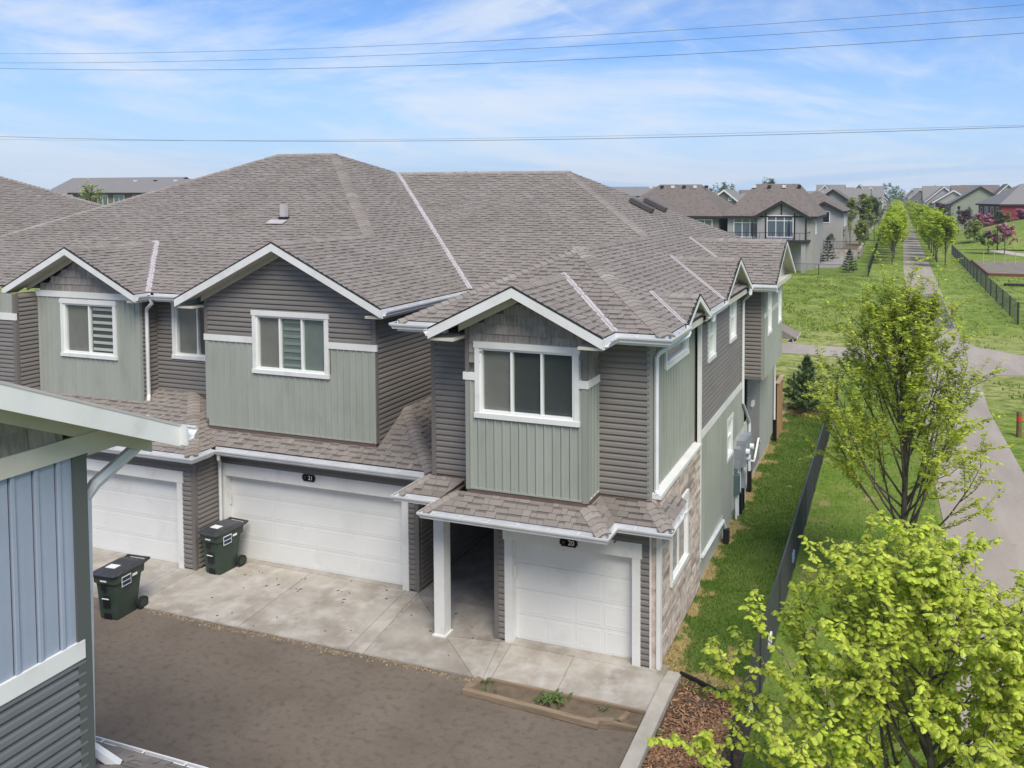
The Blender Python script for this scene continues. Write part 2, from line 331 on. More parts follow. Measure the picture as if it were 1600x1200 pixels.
class Roof:
    def __init__(s, th, name='roof'): s.th = th; s.deck = MB(); s.tabs = []; s.clip = MB(); s.caps = []; s.name = name; s.part = None; s.extra = []
    def plane(s, poly, U, shingles=True, e=.145, dark=0.0):
        poly = [V(p) for p in poly]; U = V(U).normalized(); n = V((0, 0, 0))
        for i in range(len(poly)): n += poly[i].cross(poly[(i + 1) % len(poly)])
        n.normalize(); n = n if n.z > 0 else -n
        W = n.cross(U); 
        if W.z < 0: W = -W; U = -U
        o = poly[0]; P2 = [((p - o).dot(U), (p - o).dot(W)) for p in poly]
        ar = sum(P2[i][0] * P2[(i + 1) % len(P2)][1] - P2[(i + 1) % len(P2)][0] * P2[i][1] for i in range(len(P2)))
        if ar < 0: P2 = P2[::-1]
        s.deck.prism([o + U * a + W * b - n * .004 for a, b in P2], -n * .035)
        if not shingles: return n
        y0 = min(b for a, b in P2); y1 = max(b for a, b in P2); y = y0
        def inside(x, yy, m=0.0):
            for i in range(len(P2)):
                (ax, ay), (bx, by) = P2[i], P2[(i + 1) % len(P2)]
                if (bx - ax) * (yy - ay) - (by - ay) * (x - ax) < -1e-6: return False
            return True
        def clipq(q):
            for i in range(len(P2)):
                (ax, ay), (bx, by) = P2[i], P2[(i + 1) % len(P2)]; r_ = []
                for k in range(len(q)):
                    c, d_ = q[k], q[(k + 1) % len(q)]
                    sc_ = (bx - ax) * (c[1] - ay) - (by - ay) * (c[0] - ax); sd_ = (bx - ax) * (d_[1] - ay) - (by - ay) * (d_[0] - ax)
                    if sc_ >= 0: r_.append(c)
                    if (sc_ > 0) != (sd_ > 0) and abs(sc_ - sd_) > 1e-12:
                        t_ = sc_ / (sc_ - sd_); r_.append((c[0] + (d_[0] - c[0]) * t_, c[1] + (d_[1] - c[1]) * t_))
                q = r_
                if len(q) < 3: return None
            return q
        x0 = min(a for a, b in P2); x1 = max(a for a, b in P2)
        while y < y1 - .01:
            x = x0 - rnd.uniform(0, .3)
            thick = rnd.random() < .5
            while x < x1:
                wd = rnd.choice((.12, .17, .22, .29)); thick = (not thick) if rnd.random() < .8 else thick
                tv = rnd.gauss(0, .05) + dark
                if all(inside(a, b) for a, b in ((x, y), (x + wd, y), (x, y + e), (x + wd, y + e))):
                    c = o + U * (x + wd / 2) + W * (y + e / 2); pr = proj(c); sz = 0
                    if pr and -20 < pr[0] < 1620 and 0 < pr[1] < 1210:
                        vd = (V((0, 0, HC)) - c).normalized().dot(n); sz = max(0, vd) * wd * e / pr[2] ** 2
                    s.tabs.append((sz, o + U * x + W * y, U, W, n, wd, thick, tv, e))
                else:
                    q = clipq([(x, y), (x + wd - .007, y), (x + wd - .007, y + e), (x, y + e)])
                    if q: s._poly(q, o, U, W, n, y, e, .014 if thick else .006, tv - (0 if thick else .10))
                x += wd
            y += e
        return n
    def _poly(s, q, o, U, W, n, y, e, t, tv):
        k = len(q); h = lambda yy: t * (1 - (yy - y) / e) + .004
        top = [o + U * a + W * b + n * h(b) for a, b in q]; bot = [o + U * a + W * b - n * .003 for a, b in q]
        s.clip.ct = tv; s.clip.add(top + bot, [tuple(range(k))] + [(i, k + i, k + (i + 1) % k, (i + 1) % k) for i in range(k)])
    @staticmethod
    def tabmesh(wd, thick, e):
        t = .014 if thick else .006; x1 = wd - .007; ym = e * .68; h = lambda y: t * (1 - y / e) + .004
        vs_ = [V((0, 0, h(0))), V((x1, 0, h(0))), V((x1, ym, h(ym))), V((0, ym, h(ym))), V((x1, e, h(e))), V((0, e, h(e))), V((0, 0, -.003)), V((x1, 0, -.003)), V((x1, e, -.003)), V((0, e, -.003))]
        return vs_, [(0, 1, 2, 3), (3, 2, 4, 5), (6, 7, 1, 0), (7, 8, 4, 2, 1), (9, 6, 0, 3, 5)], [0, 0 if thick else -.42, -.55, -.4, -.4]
    def cap(s, a, b, n1, n2, wd=.18, e=.15, tv=.13):
        a, b = V(a), V(b); t = (b - a).normalized(); L_ = (b - a).length
        s1 = n1.cross(t); s1 = s1 if s1.dot(n2) < 0 else -s1; s2 = n2.cross(t); s2 = s2 if s2.dot(n1) < 0 else -s2
        u = (n1 + n2).normalized(); ln = e * 1.25
        vs_ = []
        for l, lift in ((0, .026), (ln, .006)):
            vs_ += [s1 * wd + u * (lift + .002) + t * l, s1 * wd * .35 + u * (lift + .004) + t * l, u * (lift - .006) + t * l, s2 * wd * .35 + u * (lift + .004) + t * l, s2 * wd + u * (lift + .002) + t * l]
        vs_ += [s1 * wd, u * 0, s2 * wd]
        fs = [(i, i + 1, 6 + i, 5 + i) for i in range(4)] + [(10, 0, 1, 2, 11), (11, 2, 3, 4, 12), (10, 0, 5), (12, 4, 9)]
        s.caps.append((vs_, fs, a, t, L_, e, tv))
    def done(s, maxobj=300, caps=True):
        s.part = s.deck.build(s.name, m_deck, s.th)
        s.tabs.sort(key=lambda q: -q[0]); cache = {}; joined = s.clip
        for i, (sz, p, U, W, n, wd, th_, tv, e) in enumerate(s.tabs):
            k = (wd, th_, e)
            if k not in cache: cache[k] = Roof.tabmesh(*k)
            vs_, fs, tt = cache[k]
            if i < maxobj and sz > 0:
                mk = ('tab',) + k
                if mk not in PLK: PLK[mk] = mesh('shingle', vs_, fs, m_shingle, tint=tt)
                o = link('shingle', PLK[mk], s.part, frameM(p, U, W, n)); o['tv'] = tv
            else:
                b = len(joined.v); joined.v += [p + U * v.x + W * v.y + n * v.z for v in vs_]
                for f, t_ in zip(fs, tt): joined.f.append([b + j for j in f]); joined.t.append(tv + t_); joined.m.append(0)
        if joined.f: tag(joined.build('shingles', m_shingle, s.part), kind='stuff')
        for vs_, fs, a, t, L_, e, tv in s.caps:
            me = mesh('ridge_cap', vs_, fs, m_shingle); l = 0
            while l < L_ - .05:
                o = link('ridge_cap', me, s.part, Mx.Translation(a + t * l)); o['tv'] = tv + rnd.gauss(0, .09); l += e
        return s
GUT = [(.115, .0), (.115, -.115), (.045, -.115), (.04, -.085), (.006, -.045), (0, -.02), (0, 0), (.014, 0), (.014, -.018)]
def gutter(th, pts, z, side=1, oh=.45, soff=True, name='gutter', fd=.17):
    q = MB(); sweep(q, pts, GUT, side, z)
    L_ = 0.35
    for i in range(len(pts) - 1):          # hidden hangers across the trough
        a, b = V((*pts[i], z)), V((*pts[i + 1], z)); t = (b - a); ln = t.length; t.normalize(); nn = V((-t.y, t.x, 0)) * side; k = int(ln / .6)
        for j in range(k): q.bar(a + t * (.3 + j * .6) + nn * .01 + UP * -.012, a + t * (.3 + j * .6) + nn * .115 + UP * -.012, .022, .006)
    g = q.build(name, m_gut, th)
    q = MB(); sweep(q, pts, [(.117, .035), (.117, -fd), (.14, -fd), (.14, .035)], side, z, True); q.build('fascia', m_gut, th)
    if soff:
        q = MB(); sweep(q, pts, [(.14, -fd + .015), (.12 + oh, -fd + .015), (.12 + oh, -fd - .005), (.14, -fd - .005)], side, z, True); q.build('soffit', m_soffit, th)
    return g
def downspout(th, pts, r=.046, name='downspout', mt=None):
    q = MB(); q.tube(pts, r, 6); return q.build(name, mt or m_gut, th)
def gable_end(th, A, P, B, out, oh=.4, dep=.17, frieze=True, drip=None, ins=.40):
    """white rake boards along A-P-B (roof surface line), cream soffit behind, frieze against the wall"""
    A, P, B, out = V(A), V(P), V(B), V(out)
    q = MB(); dz = UP * -dep; k = UP * -.012
    for a, b in ((A, P), (P, B)): q.prism([a + k + out * .016, b + k + out * .016, b + k + dz + out * .016, a + k + dz + out * .016], -out * .045)
    rk = q.build('rake_board', m_white, th)
    q = MB()
    for a, b in ((A, P), (P, B)): q.prism([a + dz * .82 - out * .03, b + dz * .82 - out * .03, b + dz * .82 - out * oh, a + dz * .82 - out * oh], UP * -.015)
    q.build('rake_soffit', m_soffit, th)
    q = MB()        # drip edge
    for a, b in ((A, P), (P, B)): q.prism([a + UP * .010 + out * .022, b + UP * .010 + out * .022, b + k * 1.5 + out * .022, a + k * 1.5 + out * .022], -out * .05)
    q.build('drip_edge', drip or m_dark, th)
    if frieze:
        q = MB(); w_ = UP * -.14; d0 = dz * .86 - out * (oh - .035)
        for a, b in ((A, P), (P, B)):
            hz_ = V((b.x - a.x, b.y - a.y, 0)).normalized(); sl = (b.z - a.z) / (V((b.x - a.x, b.y - a.y, 0)).length)
            a2 = a + (hz_ * ins + UP * sl * ins) if a is A else a; b2 = b - (hz_ * ins + UP * sl * ins) if b is B else b
            q.prism([a2 + d0, b2 + d0, b2 + d0 + w_, a2 + d0 + w_], -out * .03)
        q.build('frieze_board', m_soffit, th)
    return rk
def valley(th, a, b, wd=.11, lift=.03):
    a, b = V(a) + UP * lift, V(b) + UP * lift; t = (b - a).normalized(); s_ = t.cross(UP).normalized(); q = MB()
    q.prism([a - s_ * wd, a + s_ * wd, b + s_ * wd, b - s_ * wd], UP * -.01); q.bar(a + UP * .006, b + UP * .006, .025, .022); return q.build('valley_flashing', m_flash, th)
# ------------------------------------------------------------------ townhouses
PT, EZ = .482, 6.43
def front(th, y, name='wall'): return Wall(th, (0, y), (1, 0, 0), (0, -1, 0), name)
def side(th, x, name='wall'): return Wall(th, (x, 0), (0, 1, 0), (1, 0, 0), name)
def gspan(xl, xr, zb, sl=PT):   # gable span: half width shrinks with height above zb
    c = (xl + xr) / 2; h = (xr - xl) / 2
    return lambda z: (c - h + max(0, z - zb) / sl, c + h - max(0, z - zb) / sl)
def number_plate(wall, u0, u1, z0, z1, txt):
    q = MB(); c, cz = (u0 + u1) / 2, (z0 + z1) / 2; d = (.055, .075)
    wall.wb(q, (u0 + .03, u1 - .03), d, (z0, z1)); wall.wb(q, (u0, u1), d, (z0 + .035, z1 - .035))
    o = q.build('number_plate', m_black, wall.th)
    cu = bpy.data.curves.new('number', 'FONT'); cu.body = txt; cu.size = .135; cu.extrude = .004; cu.align_x = 'CENTER'; cu.align_y = 'CENTER'
    t = bpy.data.objects.new('number_text', cu); COL.objects.link(t)
    me = bpy.data.meshes.new_from_object(t); bpy.data.objects.remove(t); me.materials.clear(); me.materials.append(m_num)
    link('number', me, o, Mx.Translation(wall.p(c + (u1 - u0) * .16, .078, cz)) @ Mx.Rotation(R(90), 4, 'X'))
    q = MB(); q.tube([wall.p(c - (u1 - u0) * .27, .075, cz), wall.p(c - (u1 - u0) * .27, .080, cz)], .035, 10); q.build('emblem', mat('brass_' + txt, (.06, .055, .04), .5), o)

m_blind2 = mat('greenish_blind', (.17, .20, .19), .7, (.21, .24, .225), 1.5); m_blind3 = mat('greenish_slat', (.27, .32, .30), .7)
# ============================ unit 20, the end unit
T20 = thing('townhouse', 'end townhouse numbered 20 with projecting sage bay window and single garage door', 'townhouse', (-6.5, 14.1, 0), 'attached townhouses in the row')
YF, XR, XL = 14.10, -4.21, -8.85
W = front(T20, YF); W.back([(XL, 3.2), (XR, 3.2), (XR, 6.3), (XL, 6.3)]).done(m_lap)
W.lap(3.25, 6.3, (XL + .09, -7.72), m_lap); W.lap(3.25, 6.3, (-5.25, XR - .02), m_lap)
W.trim('corner_post', (XL - .02, XL + .09), (3.22, 6.3), m_corner, (-.02, .03))
W.trim('corner_post', (XR - .07, XR + .03), (3.22, 6.3), m_cornerg, (-.06, .032))
# bay
YB, BL, BR = 13.48, -7.72, -5.25
W = front(T20, YB, 'bay_wall'); sp = gspan(BL, BR, 6.42)
W.back([(BL, 3.29), (BR, 3.29), (BR, 6.35), ((BL + BR) / 2, 7.0), (BL, 6.35)]); 
for q_ in (BL + .09, BR - .09): pass
W.done(m_sage); hb = W.hole(-7.515, -5.385, 4.685, 6.145)
W.boards(BL + .08, BR - .08, 3.32, 5.40, m_sage, holes=[hb]); W.shakes(5.54, 7.05, lambda z: (max(BL + .07, sp(z)[0]), min(BR - .07, sp(z)[1])), m_shake, holes=[hb])
W.trim('band_board', (BL - .05, -7.515), (5.395, 5.54)); W.trim('band_board', (-5.385, BR + .05), (5.395, 5.54))
W.trim('corner_post', (BL - .01, BL + .075), (3.27, 5.395), m_cornerg, (-.02, .03)); W.trim('corner_post', (BR - .08, BR + .028), (3.27, 5.395), m_cornerg, (-.05, .03))
W.trim('corner_post', (BL - .01, BL + .07), (5.54, 6.4), m_corner, (-.02, .03)); W.trim('corner_post', (BR - .075, BR + .028), (5.54, 6.35), m_corner, (-.05, .03))
W.trim('starter_strip', (BL + .07, BR - .07), (3.285, 3.32), m_sage, (0, .03))
W.window(-7.515, -5.385, 4.685, 6.145, 3, [m_blind, m_room, m_room])
W = side(T20, BR, 'bay_side_wall'); W.back([(YB, 3.29), (YF, 3.29), (YF, 6.35), (YB, 6.35)]).done(m_sage)
W.boards(YB + .06, YF, 3.31, 5.40, m_sage); W.shakes(5.54, 6.35, (YB + .06, YF), m_shake); W.trim('band_board', (YB - .05, YF), (5.396, 5.539), None, (0, .044)); W.trim('starter_strip', (YB + .04, YF), (3.285, 3.31), m_white, (0, .02))
# side wall, front section: boards over brick
W = side(T20, XR, 'side_wall'); W.back([(YF, 3.2), (17.36, 3.2), (17.36, 6.3), (YF, 6.3)]).done(m_sage)
hs = W.hole(14.96, 16.80, 5.49, 6.22); W.boards(YF + .08, 17.36, 3.40, 6.3, m_sage, .125, [hs]); W.window(14.96, 16.80, 5.49, 6.22, 1, [m_room], ears=False)
q = MB(); q.prism([(-4.215, YF - .02, 3.37), (-4.06, YF - .02, 3.345), (-4.01, YF - .02, 3.34), (-4.01, YF - .02, 3.265), (-4.215, YF - .02, 3.265)], (0, 3.36, 0)); q.build('band_board', m_white, T20)
# brick veneer
bw = MB(); bw.b2((-4.20, YF + .02, .06), (-4.066, 17.36, 3.27)); BW = bw.build('brick_wall', m_mortar, T20)
bt = {}
def brick(parent, a, b, z, h, tv, x=-4.066):
    L_ = round((b - a) / .06) * .06
    if L_ < .06: return
    k = (L_, h)
    if k not in bt:
        q = MB(); q.box((0, 0, 0), (.036, L_ - .010, h - .010)); me = mesh('brick', [V((v.x, v.y + (.0), v.z)) for v in q.v], q.f, m_brick); bt[k] = me
    o = link('brick', bt[k], parent, Mx.Translation((x + .012 + rnd.uniform(0, .014), a + (b - a) / 2, z + h / 2)) @ Mx.Diagonal((1, (b - a) / L_, 1, 1))); o['tv'] = tv
z = .07; nb = 0
while z < 3.25:
    h = rnd.choice((.075, .105, .135)); h = min(h, 3.27 - z); y = YF + .09 - rnd.uniform(0, .3)
    while y < 17.36:
        b = y + rnd.choice((.24, .36, .48, .60)); a_, b_ = max(y, YF + .09), min(b, 17.36)
        segs = [(a_, b_)]
        if z + h > 1.33 and z < 2.7: segs = [s_ for s_ in ((a_, min(b_, 14.82)), (max(a_, 16.16), b_)) if s_[1] - s_[0] > .05]
        for a2, b2 in segs: brick(BW, a2, b2, z, h, rnd.choice((-.30, -.12, 0, .05, .12, .18)) + rnd.gauss(0, .06)); nb += 1
        y = b
    z += h
W = side(T20, -4.045, 'brick_window_wall'); W.back([(14.85, 1.3), (16.13, 1.3), (16.13, 2.7), (14.85, 2.7)], .02, -.125).done(m_room); W.window(14.80, 16.18, 1.265, 2.74, 2, [m_room, m_room], ears=False)
# front return of the brick and corner trims
q = MB(); q.b2((-4.20, YF - .012, .02), (-4.10, YF + .09, 3.27)); q.build('brick_return', m_brick, T20)
q = MB(); q.b2((-4.225, YF - .04, .01), (-4.195, YF + .0, 2.85)); q.b2((-4.095, YF - .035, .01), (-4.015, YF + .085, 2.85)); q.build('corner_trim', m_white, T20)
# lower front
W = front(T20, YF, 'garage_wall'); W.back([(-7.45, 0), (-7.10, 0), (-7.10, 2.12), (-4.55, 2.12), (-4.55, 0), (-4.23, 0), (-4.23, 3.2), (-7.45, 3.2)]).done(m_lap)
hd = (-7.22, -4.43, -.1, 2.36); W.lap(.06, 2.95, (-7.37, -4.23), m_lap, holes=[hd]); W.garage(-7.07, -4.57, 2.10, 4, (.165, .165), .29)
W.trim('corner_post', (-7.47, -7.37), (.02, 2.9), m_corner, (-.03, .03)); number_plate(W, -6.03, -5.665, 2.145, 2.305, '20')
q = MB(); W.wb(q, (-7.075, -7.04), (-.10, -.07), (1.30, 1.55)); q.build('keypad', m_white, T20)
# porch: column, ceiling, inner walls
q = MB(); q.b2((-8.675, 13.79, .012), (-8.445, 14.04, 2.72)); q.b2((-8.71, 13.76, .010), (-8.41, 14.07, .06)); q.b2((-8.70, 13.765, 2.66), (-8.42, 14.065, 2.725)); q.build('porch_column', m_white, T20)
q = MB(); q.b2((-9.38, 13.78, 2.73), (-7.46, 15.25, 2.80)); q.b2((-9.9, 15.25, 2.731), (-7.46, 20, 2.80)); q.b2((-8.5, 13.2, 2.731), (-4.8, 14.1, 2.80)); q.build('porch_ceiling', m_soffit, T20)
W = front(T20, 19.9, 'entry_wall'); W.back([(-9.9, 0), (-7.45, 0), (-7.45, 2.75), (-9.9, 2.75)]).done(m_lap); W.trim('entry_door', (-9.3, -8.35), (0.01, 2.05), m_white, (0, .05))
W = Wall(T20, (-7.45, 0), (0, 1, 0), (-1, 0, 0), 'walkway_wall'); W.back([(YF, 0), (19.9, 0), (19.9, 2.75), (YF, 2.75)]).done(m_lap)
W = Wall(T20, (XL, 0), (0, 1, 0), (-1, 0, 0), 'left_wall'); W.back([(YF, 2.7), (19.2, 2.7), (19.2, 6.3), (YF, 6.3)]).done(m_lap)
W = front(T20, 19.2, 'rear_link_wall'); W.back([(-11.1, 2.7), (XL, 2.7), (XL, 6.3), (-11.1, 6.3)]).done(m_lap); W.lap(3.2, 6.3, (-11.1, XL), m_lap)
# rear section of the side wall
X2 = -4.07
W = side(T20, X2, 'side_wall'); W.back([(17.36, .25), (28.9, .25), (28.9, 6.3), (17.36, 6.3)]).done(m_lap)
hA, hB, hC = W.hole(18.13, 18.98, 5.01, 6.15), W.hole(20.74, 21.63, 5.01, 6.23), W.hole(20.39, 21.26, 1.92, 3.06)
W.lap(3.60, 6.3, (17.46, 22.87), m_lap, holes=[hA, hB]); W.boards(17.46, 21.35, .36, 3.41, m_sage, .125, [hC]); W.boards(21.35, 22.9, 2.25, 3.41, m_sage, .125)
W.lap(.34, 3.6, (23.6, 25.9), m_lap); W.boards(25.9, 28.85, .34, 3.6, m_sage, .125)
W.trim('band_board', (17.46, 22.9), (3.41, 3.6)); W.trim('band_board', (25.4, 28.9), (3.44, 3.6)); W.trim('corner_trim', (17.36, 17.46), (.62, 6.25), None, (-.03, .05)); W.trim('base_trim', (17.46, 19.9), (.64, .74), None, (0, .05))
W.trim('meter_panel', (21.37, 23.6), (.3, 2.24), m_soffit, (0, .03))
W.window(18.13, 18.98, 5.01, 6.15, 1, [m_curtain], ears=False, mode='H'); W.window(20.74, 21.63, 5.01, 6.23, 1, [m_curtain], ears=False, mode='H'); W.window(20.39, 21.26, 1.92, 3.06, 1, [m_curtain], ears=False, mode='H')
q = MB(); q.b2((-5, 17.36, -.2), (-4.11, 28.9, .30)); q.b2((-5, 14.2, -.2), (-4.10, 17.4, .06)); q.build('foundation', m_conc, T20)
# box-out at the rear
XB = -3.47
W = front(T20, 22.87, 'boxout_front_wall'); W.back([(X2 + .03, 3.64), (XB, 3.64), (XB, 6.36), (X2 + .03, 6.36)]).done(m_lap); W.lap(3.68, 6.36, (X2 + .03, XB - .06), m_lap); W.trim('corner_post', (XB - .07, XB + .03), (3.62, 6.36), m_cornerg, (-.06, .03)); W.trim('starter_strip', (X2 + .03, XB - .06), (3.62, 3.68), m_corner, (0, .03))
W = side(T20, XB, 'boxout_side_wall'); W.back([(22.87, 3.64), (26.6, 3.64), (26.6, 6.36), (22.87, 6.36)]).done(m_sage)
h1, h2 = W.hole(23.42, 24.2, 4.80, 6.2), W.hole(25.62, 26.40, 4.80, 6.2); W.boards(22.93, 26.6, 3.66, 6.36, m_sage, .125, [h1, h2]); W.window(23.42, 24.2, 4.80, 6.2, 1, [m_curtain], ears=False, mode='H'); W.window(25.62, 26.40, 4.80, 6.2, 1, [m_curtain], ears=False, mode='H')
W.trim('band_board', (22.85, 23.42), (5.40, 5.54)); W.trim('band_board', (24.2, 25.62), (5.40, 5.54)); W.trim('band_board', (26.4, 26.62), (5.40, 5.54))
q = MB(); q.b2((X2, 22.9, 3.60), (XB, 26.6, 3.635)); q.build('boxout_floor', m_soffit, T20)
# ---- roofs of unit 20
RF = Roof(T20)
xe, xw, ye = -3.76, -9.32, 13.62; hw = (xe - xw) / 2; xm = (xe + xw) / 2; zr = EZ + PT * hw
yF = 18.75; D = 6.91; AP = (xm, ye + hw, zr); J = (xm, yF + hw, zr); M1 = (xe - D, yF + D, EZ + PT * D); VT = (-17.51, yF + D, EZ + PT * D)
nF = RF.plane([(xw, ye, EZ), (xe, ye, EZ), AP], (1, 0, 0))
nR = RF.plane([(xe, ye, EZ), (xe, yF + hw, EZ), J, AP], (0, 1, 0)); RF.plane([(xe, yF + hw, EZ), (xe, yF + 2 * D, EZ), M1, J], (0, 1, 0))
RF.plane([(-10.6, yF, EZ), (xw, yF, EZ), J, M1, VT], (1, 0, 0)); nL = RF.plane([(xw, ye, EZ), AP, J, (xw, yF, EZ)], (0, 1, 0), False)
RF.plane([M1, VT, (-17.5, 32.57, EZ), (xe, 32.57, EZ)], (1, 0, 0), False)
RF.cap((xe, ye, EZ), AP, nF, nR); RF.cap((xw, ye, EZ), AP, nF, nL); RF.cap(J, M1, nF, nR); RF.cap(AP, J, nL, nR); RF.cap((VT[0], VT[1], VT[2]), M1, nF, V((0, PT, 1)).normalized())
# bay gable
gl, gr, gy = -8.24, -4.75, 12.98; gc = (gl + gr) / 2; gh = (gr - gl) / 2; gz = EZ + PT * gh
n1 = RF.plane([(gr, gy, EZ), (gr, ye, EZ), (gc, ye + gh, gz), (gc, gy, gz)], (0, 1, 0)); n2 = RF.plane([(gl, gy, EZ), (gl, ye, EZ), (gc, ye + gh, gz), (gc, gy, gz)], (0, 1, 0), False)
RF.cap((gc, gy, gz), (gc, ye + gh, gz), n1, n2)
# side dormers and box-out gable (ridges run along X)
for (y0, y1, xo, xv) in ((14.86, 16.80, -3.70, xe), (18.62, 22.20, -3.70, xe), (22.40, 27.06, -3.06, xe)):
    c, h = (y0 + y1) / 2, (y1 - y0) / 2; zp = EZ + PT * h; lf = .012
    a1 = RF.plane([(xo, y0, EZ + lf), (xo, c, zp + lf), (xv - h, c, zp + lf), (xv, y0, EZ + lf)], (1, 0, 0)); a2 = RF.plane([(xo, y1, EZ + lf), (xo, c, zp + lf), (xv - h, c, zp + lf), (xv, y1, EZ + lf)], (1, 0, 0))
    RF.cap((xo, c, zp + lf), (xv - h, c, zp + lf), a1, a2)
    gable_end(T20, (xo, y0, EZ + lf), (xo, c, zp + lf), (xo, y1, EZ + lf), (1, 0, 0), .3, .13, False)
    q = MB(); q.prism([(xo - .3, y0 + .1, EZ - .1), (xo - .3, c, zp - .06), (xo - .3, y1 - .1, EZ - .1)], (-.05, 0, 0)); q.b2((xo - .45, y0 + .2, EZ - .22), (xo - .10, y1 - .2, EZ - .10)); q.build('gable_return', m_soffit, T20)
    valley(T20, (xv, y0, EZ), (xv - h, c, zp), .05, .035)
# pent roof over porch and garage
zt, ze = 3.20, 2.90
P_ = [((-9.42, 13.74), (-8.47, 13.74), (-8.1, 14.1), (-8.95, 14.1), (1, 0, 0)), ((-8.47, 13.14), (-4.78, 13.14), (-5.22, 13.48), (-7.95, 13.48), (1, 0, 0)), ((-4.78, 13.14), (-4.78, 13.68), (-5.22, 14.1), (-5.22, 13.48), (0, 1, 0)),
      ((-4.78, 13.68), (-3.76, 13.68), (-4.18, 14.1), (-5.22, 14.1), (1, 0, 0)), ((-3.76, 13.68), (-3.76, 15.05), (-4.06, 15.05), (-4.18, 14.1), (0, 1, 0))]
ns = []
for i, (a, b, c, d, u) in enumerate(P_):
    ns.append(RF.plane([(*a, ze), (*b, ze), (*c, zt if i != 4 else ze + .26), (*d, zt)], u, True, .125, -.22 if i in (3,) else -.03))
RF.plane([(-8.47, 13.14, ze), (-8.47, 13.74, ze), (-8.1, 14.1, zt), (-7.95, 13.48, zt)], (0, 1, 0), False)
mx_ = V((-.6, 0, .8))
RF.cap((-9.42, 13.74, ze), (-8.95, 14.1, zt), ns[0], mx_, .13, .13); RF.cap((-8.47, 13.14, ze), (-7.95, 13.48, zt), ns[1], mx_, .13, .13); RF.cap((-4.78, 13.14, ze), (-5.22, 13.48, zt), ns[1], ns[2], .17, .13, .16); RF.cap((-3.76, 13.68, ze), (-4.18, 14.1, zt), ns[3], ns[4], .17, .13, .16)
RF.done(300)
q = MB(); q.b2((XL, 14.085, 3.12), (BL, 14.12, 3.26)); q.b2((BR, 14.085, 3.12), (XR, 14.12, 3.26)); q.b2((BL, 13.465, 3.12), (BR, 13.5, 3.285)); q.b2((BR - .03, 13.5, 3.12), (BR + .015, 14.085, 3.285)); q.b2((BL, 13.6, 3.0), (BR - .03, 14.09, 3.285)); q.build('wall_flashing', m_deck, T20)
gable_end(T20, (gl, gy, EZ), (gc, gy, gz), (gr, gy, EZ), (0, -1, 0), .46, .19)
valley(T20, (gr, ye, EZ), (gc, ye + gh, gz), .07); valley(T20, (-10.6, yF, EZ), VT, .10)
gutter(T20, [(-9.46, 16.5), (-9.46, 13.5), (gl + .05, 13.5)], 6.385); gutter(T20, [(gl - .13, 13.5), (gl - .13, gy + .05)], 6.385, 1, .3)
gutter(T20, [(gr + .13, gy + .05), (gr + .13, 13.5), (-3.64, 13.5), (-3.64, 14.95)], 6.385); gutter(T20, [(-3.64, 16.75), (-3.64, 18.7)], 6.385, 1, .3); gutter(T20, [(-3.64, 22.12), (-3.64, 22.28), (-3.02, 22.28)], 6.385, -1 if False else 1, .3)
gutter(T20, [(-9.55, 14.85), (-9.55, 13.62), (-8.57, 13.62), (-8.57, 13.03), (-4.67, 13.03), (-4.67, 13.57), (-3.65, 13.57), (-3.65, 15.02)], 2.86, 1, .40, fd=.125)
for (x, y, a) in ((-4.60, 13.2, 0), (-3.71, 13.9, 0), (-3.70, 14.35, 0), (-3.71, 14.75, 0)):   # leaf debris lying in the gutter
    q = MB(); q.box((x, y, 2.775), (.03, .12, .012)); q.build('gutter_debris', m_dark, T20)
downspout(T20, [(-3.70, 15.0, 6.28), (-3.72, 14.95, 6.2), (-4.09, 14.22, 5.98), (-4.12, 14.17, 5.9), (-4.12, 14.165, 3.42), (-4.08, 14.1, 3.34)])
downspout(T20, [(-3.70, 22.0, 6.28), (-3.70, 21.98, 6.2), (-3.98, 22.45, 5.95), (-3.99, 22.5, 5.85), (-3.99, 22.5, 3.0), (-3.99, 23.6, 2.2), (-3.99, 23.66, 2.1), (-3.99, 23.66, .62)]); q = MB(); q.box((-3.98, 23.66, .35), (.12, .12, .62)); q.build('drain_boot', m_black, T20)
downspout(T20, [(-3.70, 17.2, 6.28), (-3.72, 17.2, 6.18), (-3.95, 17.9, 6.05), (-3.99, 17.95, 5.95)]); downspout(T20, [(-3.99, 17.42, .75), (-3.97, 19.7, .68), (-3.95, 19.85, .45)]); q = MB(); q.box((-3.93, 19.9, .22), (.14, .16, .34)); q.build('drain_boot', m_dark, T20)
downspout(T20, [(-3.98, 28.95, 3.6), (-3.98, 28.95, .75)]); q = MB(); q.box((-3.96, 28.95, .4), (.13, .13, .8)); q.build('drain_boot', m_black, T20)
# meters and pipes on the side wall
m_meter = mat('grey_meter_box', (.30, .32, .34), .45, (.24, .26, .28), 5); m_meterg = mat('green_grey_box', (.10, .15, .15), .5)
for (y, z0, h, dx, wy, mt) in ((21.55, 1.45, .55, .16, .26, m_meter), (22.1, 1.35, .75, .22, .5, m_meter), (22.75, 1.35, .7, .22, .42, m_meter), (21.5, .72, .55, .14, .2, m_meterg), (22.45, .55, .5, .12, .22, m_meter)):
    q = MB(); q.b2((X2 + .03, y - wy / 2, z0), (X2 + .03 + dx, y + wy / 2, z0 + h)); q.b2((X2 + .03 + dx, y - wy / 2 + .02, z0 + .03), (X2 + .05 + dx, y + wy / 2 - .02, z0 + h - .03)); q.build('meter_box', mt, T20)
for y, z in ((22.05, 1.75), (22.15, 1.55), (22.72, 1.7)):
    q = MB(); q.tube([(X2 + .25, y, z), (X2 + .37, y, z)], .085, 12); q.build('meter_dial', m_vinylw, T20)
